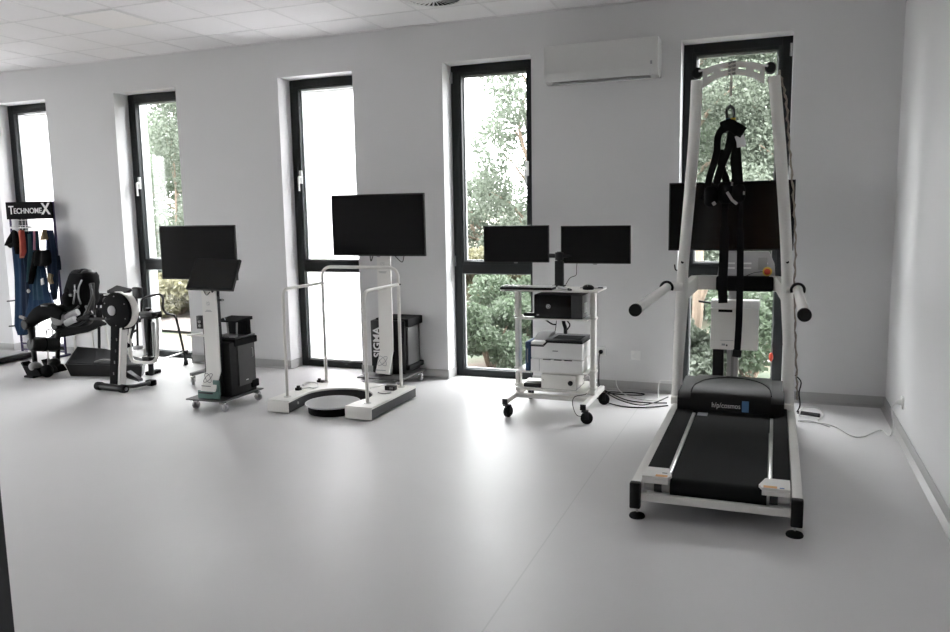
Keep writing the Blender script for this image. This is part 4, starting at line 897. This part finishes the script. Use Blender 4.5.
# backpack
rows = [(272.5,75.5,91.5),(276,75,92.5),(283,72.5,93.5),(290,69,94),(298,67.5,94),(306,66,93),(312,64,92),(318,66,90)]
f = MB(); vs = []; fs = []; ns = 16
for i, (py, xl, xr) in enumerate(rows):
    a, b = pkc(xl,py), pkc(xr,py); c = (a+b)/2; hw = (b-a).length/2; dp = .10+.02*math.sin(i)
    for k in range(ns):
        t = 2*PI*k/ns; ct_, st_ = math.cos(t), math.sin(t)
        vs.append(c+Vector((hw*math.copysign(abs(ct_)**.6, ct_), dp*math.copysign(abs(st_)**.6, st_), 0)))
for i in range(len(rows)-1):
    for k in range(ns): l = (k+1) % ns; fs.append((i*ns+k, i*ns+l, (i+1)*ns+l, (i+1)*ns+k))
fs += [tuple(range(ns)), tuple((len(rows)-1)*ns+k for k in range(ns-1,-1,-1))]
f.add(vs, fs).build('back_unit', 'blackm', ex, 60)
f = MB()
for px in (77.5, 88): f.ell(pkc(px, 273), (.05,.07,.035))
f.build('shoulder_pad', 'foam', ex)
f = MB().strap(spline([pkc(82,280,-.83), pkc(79,287,-.84), pkc(78.5,296,-.84), pkc(81,304,-.84)], 5), .02, .006).strap(spline([pkc(74.5,282,-.83), pkc(75,292,-.84), pkc(73,304,-.84)], 5), .02, .006); f.build('shoulder_strap', 'darkmetal', ex)
MB().tube([pkc(92,283,-.74), pkc(92.5,300,-.74), pkc(91,314,-.74)], .022, 10).build('side_spine', 'darkmetal', ex)
f = MB().box(pkc(62,304).x, pkc(70,304).x, -.86, -.62, pkc(65,316).z, pkc(65,304).z, .03, 3); f.build('hip_pad', 'foam', ex)
# hip frame and motors
f = MB().tube(spline([pkc(94,316,-.66), pkc(88,323,-.78), pkc(78,325,-.88), pkc(66,325,-.95), pkc(58,322,-.97)], 5), .022, 10).tube(spline([pkc(92,312,-.9), pkc(80,319,-.95), pkc(68,322,-.97)], 5), .016, 8); f.build('hip_frame', 'black', ex)
for p, q in ((pkc(66,317,-.95), pkc(78,312,-.92)), (pkc(66,323.5,-1.0), pkc(75,319,-.98))):
    MB().tube([p, q], .030, 14).build('drive_unit', 'greyplast', ex)
c = pkc(58,318,-.99); MB().lathe(c, (.3,-1,0), [(.065,0),(.068,.01),(.055,.022)], 24).build('drive_cover', 'midgrey', ex)
# pouches, hoses and joints that roughen the outline
for px, py, y, r in ((68.5,299,-.80,(.06,.06,.075)), (93,296,-.70,(.035,.07,.09)), (83.5,271.5,-.72,(.05,.06,.028)), (71,289,-.78,(.04,.05,.05))):
    MB().ell(pkc(px, py, y), r).build('pouch', 'blackm', ex)
for a_ in ([(90,284,-.84),(92,296,-.88),(88,308,-.90),(84,316,-.93)], [(79,306,-.86),(73,311,-.90),(67,313,-.95),(61,315,-.99)], [(86,306,-.86),(88,316,-.9),(80,324,-.95),(68,326,-.99)]):
    MB().tube(spline([pkc(*q) for q in a_], 6), .011, 8).build('hose', 'darkmetal', ex)
for q_ in (n_(29.5,324), r_f(59,325)):
    MB().lathe(q_+Vector((0,-.04,0)), (0,-1,0), [(.045,-.02),(.048,.01),(.036,.02)], 18).build('knee_joint', 'black', ex)
for px, py in ((81,294), (76,300), (86,290)):
    MB().box(pkc(px,py).x-.018, pkc(px,py).x+.018, -.842, -.825, pkc(px,py).z-.012, pkc(px,py).z+.012, .003).build('buckle', 'midgrey', ex)
# thighs
f = MB().tube(spline([n_(64,316), n_(50,311), n_(40,314), n_(32,321), n_(29,327)], 5), [.05,.055,.062,.066,.068,.07,.072,.074,.075,.074,.072,.068,.064,.060,.056,.052,.05,.046,.042,.04,.035], 12); f.build('thigh_shell', 'blackm', ex)
f = MB().tube(spline([pkc(80,320,-.8), r_f(70,321), r_f(61,323), r_f(58.5,328)], 5), [.05]*10+[.04]*6, 12); f.build('thigh_shell', 'blackm', ex)
f = MB().box(n_(44,305).x, n_(52,305).x, yn-.05, yn+.06, n_(48,311).z, n_(48,303.5).z, .02); f.build('thigh_cuff', 'foam', ex)
MB().tube([n_(30,318)+Vector((0,-.05,0)), n_(25,316)+Vector((0,-.05,0))], .015, 8).build('knee_knob', 'midgrey', ex)
# shanks
MB().tube([n_(30.5,325), n_(33,345), n_(35.5,366)], [.030,.024,.022], 12).build('shank', 'black', ex)
MB().tube([r_f(58,326), r_f(58,345), r_f(57.5,366)], [.028,.022,.020], 12).build('shank', 'black', ex)
a, b = ay(30,344,-.99), ay(57.5,344.5,-.74)
MB().tube([a, a+(b-a)*.06, a+(b-a)*.94, b], [.055,.068,.066,.055], 18).build('shin_roll', 'foam', ex)
MB().tube([a+(b-a)*.46, a+(b-a)*.5], [.0695,.0695], 18).build('roll_strap', 'blackm', ex)
MB().tube([ay(48,350,-.86), ay(48,366,-.86)], .007, 8).build('support_rod', 'steel', ex)
MB().tube(spline([ay(47,336,-.86), ay(47,330,-.86), ay(52,330,-.86), ay(53,337,-.86)], 5), .006, 8).build('rod_hoop', 'black', ex)
# feet
for q, s in ((az(36,374,.03), 1), (az(55,370,.03), .9)):
    f = MB().prism([(q.x-.13*s,q.y-.045,.10*s+.04),(q.x-.08*s,q.y-.045,.115*s),(q.x+.06*s,q.y-.04,.09*s),(q.x+.11*s,q.y-.04,.03),(q.x+.10*s,q.y-.04,.02),(q.x-.06*s,q.y-.045,.02)], (0,.09,0)); f.build('boot', 'blackm', ex)
    MB().ell((q.x-.0,q.y,.10), (.06*s,.055,.045)).build('ankle_joint', 'midgrey' if s == 1 else 'black', ex)
MB().ell(az(47,371,.06), (.07,.05,.06)).build('boot_block', 'blackm', ex)
a, b, c_, d = az(24.5,378,.012), az(42,376,.012), az(57,371.5,.012), az(40,373,.012)
MB().prism([az(24,377.5,.0), az(33,378.5,.0), az(59,372,.0), az(52,370.5,.0)], (0,0,.018)).build('foot_plate', 'rubber', ex)
# white tube rest behind
xs_ = thing('tube_stool', 'white bent tube stool frame under the exoskeleton', 'stool', (-7.0,-.3,0))
LA, LB = ay(74,334,-.30), ay(105,324,-.16)
f = MB().tube(fillet([(LA.x,-.30,.0), LA, LB, (LB.x+.03,-.15,.0)], .06), .011, 10); f.build('tube_frame', 'white', xs_)
MB().tube([LA+Vector((.03,0,0)), (LA.x+.05,-.12,LA.z), LB+Vector((-.05,.02,0))], .010, 8).tube([(LA.x+.05,-.12,LA.z), (LA.x+.03,-.10,0)], .010, 8).build('rear_tube', 'white', xs_)
MB().prism([LA+Vector((0,-.30,-.01)), LA+Vector((.02,.12,-.01)), LB+Vector((0,.02,-.01)), pkc(94,318,-.80), pkc(72,322,-.95)], (0,0,.018)).build('seat', 'blackm', xs_)

# ------------------------------------------------------------------ low treadmill deck at far left
td = thing('low_platform', 'low grey platform with black edge at the far left of floor', 'platform', (-8.6,-.8,0))
MB().box(-9.2, -8.02, -1.6, -.27, .015, .062, .004).build('edge_frame', 'black', td)
MB().box(-9.17, -8.05, -1.57, -.30, .062, .072, .003).build('deck', 'silver', td)
MB().box(-8.32, -8.12, -1.0, -.82, .0722, .085, .003).build('deck_plate', 'steel', td)
for x, y in ((-9.1,-1.5),(-8.12,-1.5),(-9.1,-.37),(-8.12,-.37)): MB().cyl((x,y,0),(x,y,.016),.03,seg=14).build('foot', 'rubber', td)

# ------------------------------------------------------------------ garment rack
rk = thing('display_rack', 'wire display rack with black TECHNOMEX header board', 'display rack', (-8.07,-.10,0))
RY = -.10
hA, hB = ay(8.5,219,RY), ay(52.5,201,RY)
x0, x1, z0, z1 = hA.x, hB.x, hA.z-.005, hB.z
hd = MB().box(x0, x1, RY-.020, RY, z0, z1, .002).build('header_board', 'blackm', rk)
W_ = x1-x0
text('T', .125, 'lettering', 'pwhite', hd, (x0+.040, RY-.022, z0+.055), (1,0,0), (0,0,1), .003, bold=.0012)
text('ECHNOME', .080, 'lettering', 'pwhite', hd, (x0+.112, RY-.022, z0+.060), (1,0,0), (0,0,1), .003, xs=1.06, bold=.0006)
text('X', .160, 'lettering', 'pwhite', hd, (x1-.138, RY-.022, z0+.050), (1,0,0), (0,0,1), .003, bold=.004)
for x in (x0+.012, x1-.012):
    MB().tube([(x, RY+.012, .02), (x, RY+.012, z1)], .012, 10).build('post', 'violet', rk)
    MB().box(x-.02, x+.02, RY-.14, RY+.06, 0, .022, .004).build('foot', 'violet', rk)
f = MB().tube([(x0+.012, RY+.012, .11), (x1-.012, RY+.012, .11)], .010, 8).tube([(x0+.012, RY+.012, .045), (x1-.012, RY+.012, .045)], .010, 8); f.build('bottom_rail', 'violet', rk)
f = MB(); nx, nz = 13, 24
for i in range(nx): x = x0+.03+(W_-.06)*i/(nx-1); f.tube([(x, RY+.012, .12), (x, RY+.012, z0)], .0022, 4)
for j in range(nz): z = .13+(z0-.14)*j/(nz-1); f.tube([(x0+.012, RY+.010, z), (x1-.012, RY+.010, z)], .0022, 4)
f.build('wire_grid', 'cabw', rk)
for k in range(9):
    x = x0+.05+(W_-.10)*k/8; MB().tube(fillet([(x, RY+.01, z0-.09), (x, RY-.075, z0-.09), (x, RY-.075, z0-.075)], .01), .0055, 8).build('hook', 'cabw', rk)
for (px, py) in ((10,300), (12,325)):
    q = ay(px, py, RY+.01); MB().tube([(x0+.012, RY+.012, q.z), q+Vector((-.02,-.02,-.012))], .007, 8).build('side_peg', 'black', rk)
# garments: rows are (photo row, left, right)
def garment(name, label, cat, rows, mt, y, amp=.010, folds=3, th=.012, ph=0.):
    rows = [r for r in rows]; P = []
    pr = []
    for i in range(len(rows)-1):
        for k in range(4): t = k/4; pr.append(tuple(a+(b-a)*t for a, b in zip(rows[i], rows[i+1])))
    pr.append(rows[-1]); n = 14; vs = []; fs = []
    for side in (0, 1):
        for j, (py, xl, xr) in enumerate(pr):
            for i in range(n+1):
                t = i/n; p = ay(xl+(xr-xl)*t, py, y); edge = 1-abs(2*t-1)**6
                p.y += amp*math.sin(2*PI*folds*t+ph+j*.18)-(.012*edge if side == 0 else -.0)+th*(side-.5)
                vs.append(p)
    R_ = len(pr); N = R_*(n+1); ix = lambda s, j, i: s*N+j*(n+1)+i
    for j in range(R_-1):
        for i in range(n): fs += [(ix(0,j,i), ix(0,j,i+1), ix(0,j+1,i+1), ix(0,j+1,i)), (ix(1,j,i), ix(1,j+1,i), ix(1,j+1,i+1), ix(1,j,i+1))]
        fs += [(ix(0,j,0), ix(0,j+1,0), ix(1,j+1,0), ix(1,j,0)), (ix(0,j,n), ix(1,j,n), ix(1,j+1,n), ix(0,j+1,n))]
    for i in range(n): fs += [(ix(0,0,i), ix(1,0,i), ix(1,0,i+1), ix(0,0,i+1)), (ix(0,R_-1,i), ix(0,R_-1,i+1), ix(1,R_-1,i+1), ix(1,R_-1,i))]
    o = MB().add(vs, fs).build(name, mt, None, 60); return tag(o, label, cat)
Y1, Y2, Y3 = RY-.05, RY-.085, RY-.12
garment('blue_suit', 'long blue rehabilitation suit hanging at left of the rack', 'suit', [(232,12,21),(245,13,24),(270,14,30),(300,15,33),(325,15,32),(335,19,27)], 'suit', Y1, folds=3)
garment('blue_suit', 'dark navy suit hanging second from left on the rack', 'suit', [(231,23,27),(250,22,29),(275,22,34),(305,22,40),(318,24,38)], 'suit2', Y1-.008, ph=1.)
garment('blue_suit', 'wide blue suit whose skirt spreads at the middle of rack', 'suit', [(231,30,35),(255,29,36),(270,30,45),(290,30,48),(308,28,53),(317,26,54)], 'suit', Y2, folds=4, ph=.6)
garment('blue_suit', 'steel blue suit sleeve with pale piping at rack centre', 'suit', [(231,33.5,38),(250,34,39),(265,34,40),(285,33,42),(300,34,44)], 'suit3', Y2-.010, folds=2)
garment('blue_suit', 'narrow navy suit ending in a point at right of rack', 'suit', [(230,48,52),(250,49,56),(270,48,58),(288,51,58.5),(300,54,56.5)], 'suit2', Y2, folds=2, ph=2.)
garment('blue_suit', 'light blue trouser leg hanging low at the right of rack', 'suit', [(292,48,51),(305,50,54),(319,52,57)], 'paleb', Y1, folds=1, th=.010)
garment('blue_suit', 'blue vest hanging close to the right rack post', 'suit', [(231,46,49),(243,46,50.5),(256,46,51.5)], 'suit', Y1-.006, folds=1, ph=.4)
garment('resistance_band', 'orange and red band hanging near left of the rack', 'band', [(231,18.5,23),(238,19,23.5),(250,20,24.5),(258,21.5,23)], 'orangef', Y3+.01, folds=1)
garment('resistance_band', 'dark red band tail hanging beside the orange band', 'band', [(230,19.5,23.6),(235,20,23.8),(240,22,24.2),(252,23,25.2),(256,22.5,24)], 'redf', Y3+.002, folds=1)
garment('resistance_band', 'thin teal band hanging in front of blue suits', 'band', [(234,28.8,30.2),(250,29.5,31.5),(268,28.2,30.2),(282,28,29.5)], 'tealf', Y3, folds=1)
garment('resistance_band', 'thin pink band hanging at the middle of rack', 'band', [(231,34,36),(238,34.3,36.6),(250,34.8,36.2)], 'pinkf', Y3+.01, folds=1)
garment('knit_cap', 'brown pointed cap hanging on a hook right of rack centre', 'cap', [(229.5,44,46),(233,42.2,47.5),(238,41,48.3),(240,40.5,48.2)], 'brown', Y3+.015, folds=1, th=.03)
garment('belt_bundle', 'black padded belt bundle hanging at rack centre', 'belt', [(250,36.5,47.5),(253,34.5,48.5),(263,34,49),(266,36,46.5)], 'blackm', Y3-.03, amp=.012, folds=2, th=.04)
garment('black_strap', 'black strap tail hanging left below belt bundle', 'strap', [(252,33.5,37),(262,31,37),(272,29.5,34.5),(284,29,32)], 'blackm', Y3-.02, folds=1)
garment('navy_pouch', 'dark navy pouch strapped to the right rack post', 'pouch', [(255.5,54.2,58.6),(262,54.8,59.2),(270,55.6,59.4)], 'suit2', RY+.005, folds=1, th=.03)
o = MB().tube([ay(14.5,231,Y3), ay(10,240,Y3), ay(6.5,245.5,Y3), ay(10,246,Y3), ay(15.5,243,Y3), ay(17,250,Y3), ay(17,254,Y3)], [.02,.03,.022,.024,.03,.026,.02], 10).tube([ay(14.5,231,Y3), ay(16,240,Y3), ay(16.5,250,Y3)], [.022,.034,.024], 10).build('strap_loop', 'blackm'); tag(o, 'black padded strap loop hanging off the left end of rack', 'strap')
c = ay(43,281,Y3-.01); f = MB().prism([ay(41.5,279,Y3), ay(43.5,278,Y3), ay(44.3,284,Y3), ay(42,285,Y3)], (0,-.012,0)); o = f.build('care_tag', 'pwhite'); tag(o, 'small white tag on the wide blue suit', 'tag')
c = ay(28.5,291,Y3); o = MB().ell(c, (.022,.012,.022)).build('metal_buckle', 'silver'); tag(o, 'pale round buckle hanging against the blue suits', 'buckle')
o = MB().strap(spline([ay(51,274,Y3-.01), ay(50,279,Y3-.015), ay(51.5,284,Y3-.01)], 5), .05, .02).build('camo_pouch', 'brown'); tag(o, 'small mottled olive pouch at right of blue suits', 'pouch')

# ------------------------------------------------------------------ garden
gz = -.30
def gh(x, y): return gz + max(0, y-3)*.045
gm = MB(); NX, NY = 40, 30; vs = []; fs = []
for j in range(NY+1):
    for i in range(NX+1):
        x = -60+80*i/NX; y = WT-.02+45*(j/NY)**1.5; vs.append((x, y, gh(x, y)+.03*math.sin(x*1.3)*math.sin(y*.9)))
for j in range(NY):
    for i in range(NX): a = j*(NX+1)+i; fs.append((a, a+1, a+NX+2, a+NX+1))
gm.add(vs, fs); go = gm.build('garden_ground', 'ground'); go['kind'] = 'structure'
pa = MB(); pv = []; 
for i in range(21):
    x = -30+33*i/20; pv.append((x, 3.0+.25*math.sin(x*.4)))
pa.add([(x,y,gh(x,y)+.045) for x,y in pv]+[(x,y+.9,gh(x,y+.9)+.05) for x,y in pv], [(i,i+1,22+i,21+i) for i in range(20)])
po_ = pa.build('garden_path', 'path'); po_['kind'] = 'structure'
gl = MB().box(-60, XL-.5, -14, WT, gz-.1, gz); o = gl.build('garden_lawn', 'ground'); o['kind'] = 'structure'

def leaves(blobs, n, size, rng, droop=.3):
    vs = np.empty((n*4, 3)); 
    w_ = np.array([b[1][0]*b[1][1]*b[1][2] for b in blobs])**.67; w_ /= w_.sum()
    ch = rng.choice(len(blobs), n, p=w_)
    d = rng.normal(size=(n,3)); d /= np.linalg.norm(d, axis=1)[:,None]
    rad = rng.uniform(.15, 1, n)**.45
    c = np.array([b[0] for b in blobs])[ch] + d*rad[:,None]*np.array([b[1] for b in blobs])[ch]
    a = rng.normal(size=(n,3)); a[:,2] -= droop; a /= np.linalg.norm(a, axis=1)[:,None]
    b = np.cross(a, rng.normal(size=(n,3))); b /= np.linalg.norm(b, axis=1)[:,None]
    s = size*rng.uniform(.6, 1.3, n)[:,None]
    vs[0::4] = c-a*s*.5; vs[1::4] = c+b*s*.28; vs[2::4] = c+a*s*.5; vs[3::4] = c-b*s*.28
    return vs
def foliage(name, blobs, n, size, seed, mt, parent):
    rng = np.random.default_rng(seed); v = leaves(blobs, n, size, rng)-np.array(parent['_b']); v *= K
    me = bpy.data.meshes.new(name); nf = n
    me.vertices.add(n*4); me.vertices.foreach_set('co', v.astype('f').ravel())
    me.loops.add(n*4); me.loops.foreach_set('vertex_index', np.arange(n*4, dtype=np.int32))
    me.polygons.add(n); me.polygons.foreach_set('loop_start', np.arange(0, n*4, 4, dtype=np.int32))
    me.update(calc_edges=True); me.materials.append(M[mt]); o = bpy.data.objects.new(name, me); C.objects.link(o); o.parent = parent; return o
def tree(label, x, y, h, cr, n, mt, seed, size=.16, low=.15, trunk=.10, bare=0.):
    rnd = random.Random(seed); z = gh(x, y)
    t = thing('garden_tree', label, 'tree', (x, y, z))
    pts = [(x, y, z-.1)]; 
    for k in range(1, 6): pts.append((x+rnd.uniform(-.12,.12)*k*.5, y+rnd.uniform(-.12,.12)*k*.5, z+h*.9*k/5))
    f = MB().tube(spline(pts, 4), [trunk*(1-.85*i/20) for i in range(21)], 9); blobs = []
    for k in range(16):
        q = low+(.98-low)*k/15; an = k*2.4+rnd.uniform(-.4,.4); rr = cr*(.45+.75*math.sin(PI*min(1, .12+.88*(q-low)/(1.02-low))))*rnd.uniform(.55,.95)
        s = Vector((x, y, z+h*max(.08, q-.12))); e = Vector((x+rr*math.cos(an)*.75, y+rr*math.sin(an)*.75, z+h*q))
        f.tube([s, (s+e)/2+Vector((0,0,.08)), e], [trunk*.35, trunk*.22, trunk*.08], 6)
        blobs.append((tuple(e), (cr*rnd.uniform(.30,.48), cr*rnd.uniform(.30,.48), h*rnd.uniform(.055,.095)+.08)))
        if not bare: blobs.append((tuple((s+e)/2), (cr*.35, cr*.35, h*.07)))
    f.build('trunk', 'bark', t); foliage('foliage', blobs, n, size, seed, mt, t); return t
def bush(label, x, y, r, h, n, mt, seed, size=.06):
    rnd = random.Random(seed); z = gh(x, y); t = thing('garden_bush', label, 'bush', (x, y, z)); f = MB(); blobs = []
    for k in range(9):
        an = k*2.4; q = rnd.uniform(.2, .8); e = Vector((x+r*.65*math.cos(an)*rnd.uniform(.4,1), y+r*.65*math.sin(an)*rnd.uniform(.4,1), z+h*q)); f.tube([(x,y,z-.05), (Vector((x,y,z))+e)/2+Vector((0,0,.05)), e], [.02,.014,.006], 5)
        blobs.append((tuple(e), (r*rnd.uniform(.35,.5), r*rnd.uniform(.35,.5), h*rnd.uniform(.2,.32))))
    f.build('stem', 'bark', t); foliage('foliage', blobs, n, size, seed, mt, t); return t
def dirx(px, y): return ay(px, 200, y).x
tree('leafy tree filling the upper right of the fourth window', dirx(530,4.4), 4.4, 4.1, .82, 11000, 'leaf2', 11, .07, .30, .06, 1)
tree('low rounded tree at the left of the fourth window, lower than its neighbour', dirx(480,9.5), 9.5, 2.2, 1.5, 12000, 'leaf2', 12, .09, .1, .08)
tree('dense tree behind the treadmill, left in the fifth window', dirx(690,6), 6, 4.9, 1.5, 55000, 'leaf2', 13, .062, .04, .12)
tree('dense tree behind the treadmill, centre of the fifth window', dirx(738,9.0), 9.0, 6.6, 2.4, 55000, 'leaf', 14, .085, .04, .14)
tree('dense tree behind the treadmill, right in the fifth window', dirx(800,6.4), 6.4, 5.2, 1.5, 55000, 'leaf2', 15, .062, .04, .12)
tree('tall airy tree standing in the second window', dirx(176,5.6), 5.6, 4.4, 1.1, 26000, 'leaf2', 16, .065, .12, .035)
tree('green tree low behind the airy tree in the second window', dirx(174,11.0), 11.0, 3.9, 2.6, 40000, 'leaf', 17, .10, .03, .07)
tree('far hazy tree behind the others in the fifth window', dirx(745,14), 14, 8.6, 4.2, 40000, 'leaf2', 18, .17, .03, .16)
tk = thing('tree_trunk', 'leaning pale brown tree trunk seen left in the fifth window', 'tree trunk', (dirx(694,2.6), 2.6, gh(0,2.6)))
MB().tube(spline([ay(689,372,2.6), ay(691,345,2.6), ay(696,325,2.6), ay(698,305,2.62), ay(698,250,2.7)], 5), [.06]*21, 10).build('trunk', 'bark', tk)
MB().tube([ay(697,310,2.61), ay(705,290,2.6), ay(715,270,2.6)], [.035,.03,.02], 8).build('branch', 'bark', tk)
bush('low green bush at the bottom of the fourth window', dirx(488,1.9), 1.9, .55, .75, 9000, 'leaf', 21)
bush('round bush at right of the fourth window behind the trolley', dirx(522,3.2), 3.2, .7, 1.0, 11000, 'leaf', 22)
bush('pale green bush at the foot of the fifth window, left', dirx(700,1.7), 1.7, .5, .7, 9000, 'leaf2', 23)
bush('green bush at the foot of the fifth window, right', dirx(755,1.9), 1.9, .6, 1.15, 11000, 'leaf', 24)
bush('wide green bush behind the path in the second window', dirx(172,6.5), 6.5, 1.5, 1.9, 14000, 'leaf', 27, .08)
bush('yellowish bush beyond the path in the second window', dirx(172,4.6), 4.6, .9, .9, 11000, 'leaf3', 25, .10)
bush('dry yellowish bush far back in the fourth window', dirx(478,6.5), 6.5, 1.0, 1.0, 11000, 'leaf3', 26, .10)

# ------------------------------------------------------------------ light
wd_ = bpy.data.worlds.new('overcast_sky'); SC.world = wd_; wd_.use_nodes = True; nt = wd_.node_tree
bg = nt.nodes['Background']; tc = nt.nodes.new('ShaderNodeTexCoord'); sp = nt.nodes.new('ShaderNodeSeparateXYZ'); cr_ = nt.nodes.new('ShaderNodeValToRGB')
nt.links.new(tc.outputs['Generated'], sp.inputs[0]); mr = nt.nodes.new('ShaderNodeMapRange'); mr.inputs[1].default_value = -.1; mr.inputs[2].default_value = 1
nt.links.new(sp.outputs['Z'], mr.inputs[0]); nt.links.new(mr.outputs[0], cr_.inputs[0])
e = cr_.color_ramp.elements; e[0].position = 0; e[0].color = (.30,.30,.29,1); e[1].position = .12; e[1].color = (.86,.847,.862,1)
n3 = e.new(1.); n3.color = (.985,.968,.982,1)
nt.links.new(cr_.outputs[0], bg.inputs[0]); bg.inputs[1].default_value = 6.0

for o in list(bpy.data.objects):
    if o.parent is None and o.name.split('.')[0] in GROUPS and 'group' not in o: o['group'] = GROUPS[o.name.split('.')[0]]
    if '_b' in o: del o['_b']
SC.view_settings.view_transform = 'Standard'; SC.view_settings.look = 'None'; SC.view_settings.gamma = 1; SC.view_settings.use_curve_mapping = False
SC.view_settings.exposure = 2.15
SC.cycles.max_bounces = 14; SC.cycles.diffuse_bounces = 8; SC.cycles.glossy_bounces = 4; SC.cycles.transparent_max_bounces = 12
SC.cycles.sample_clamp_indirect = 8; SC.cycles.caustics_reflective = False; SC.cycles.caustics_refractive = False
SC.cycles.use_denoising = True
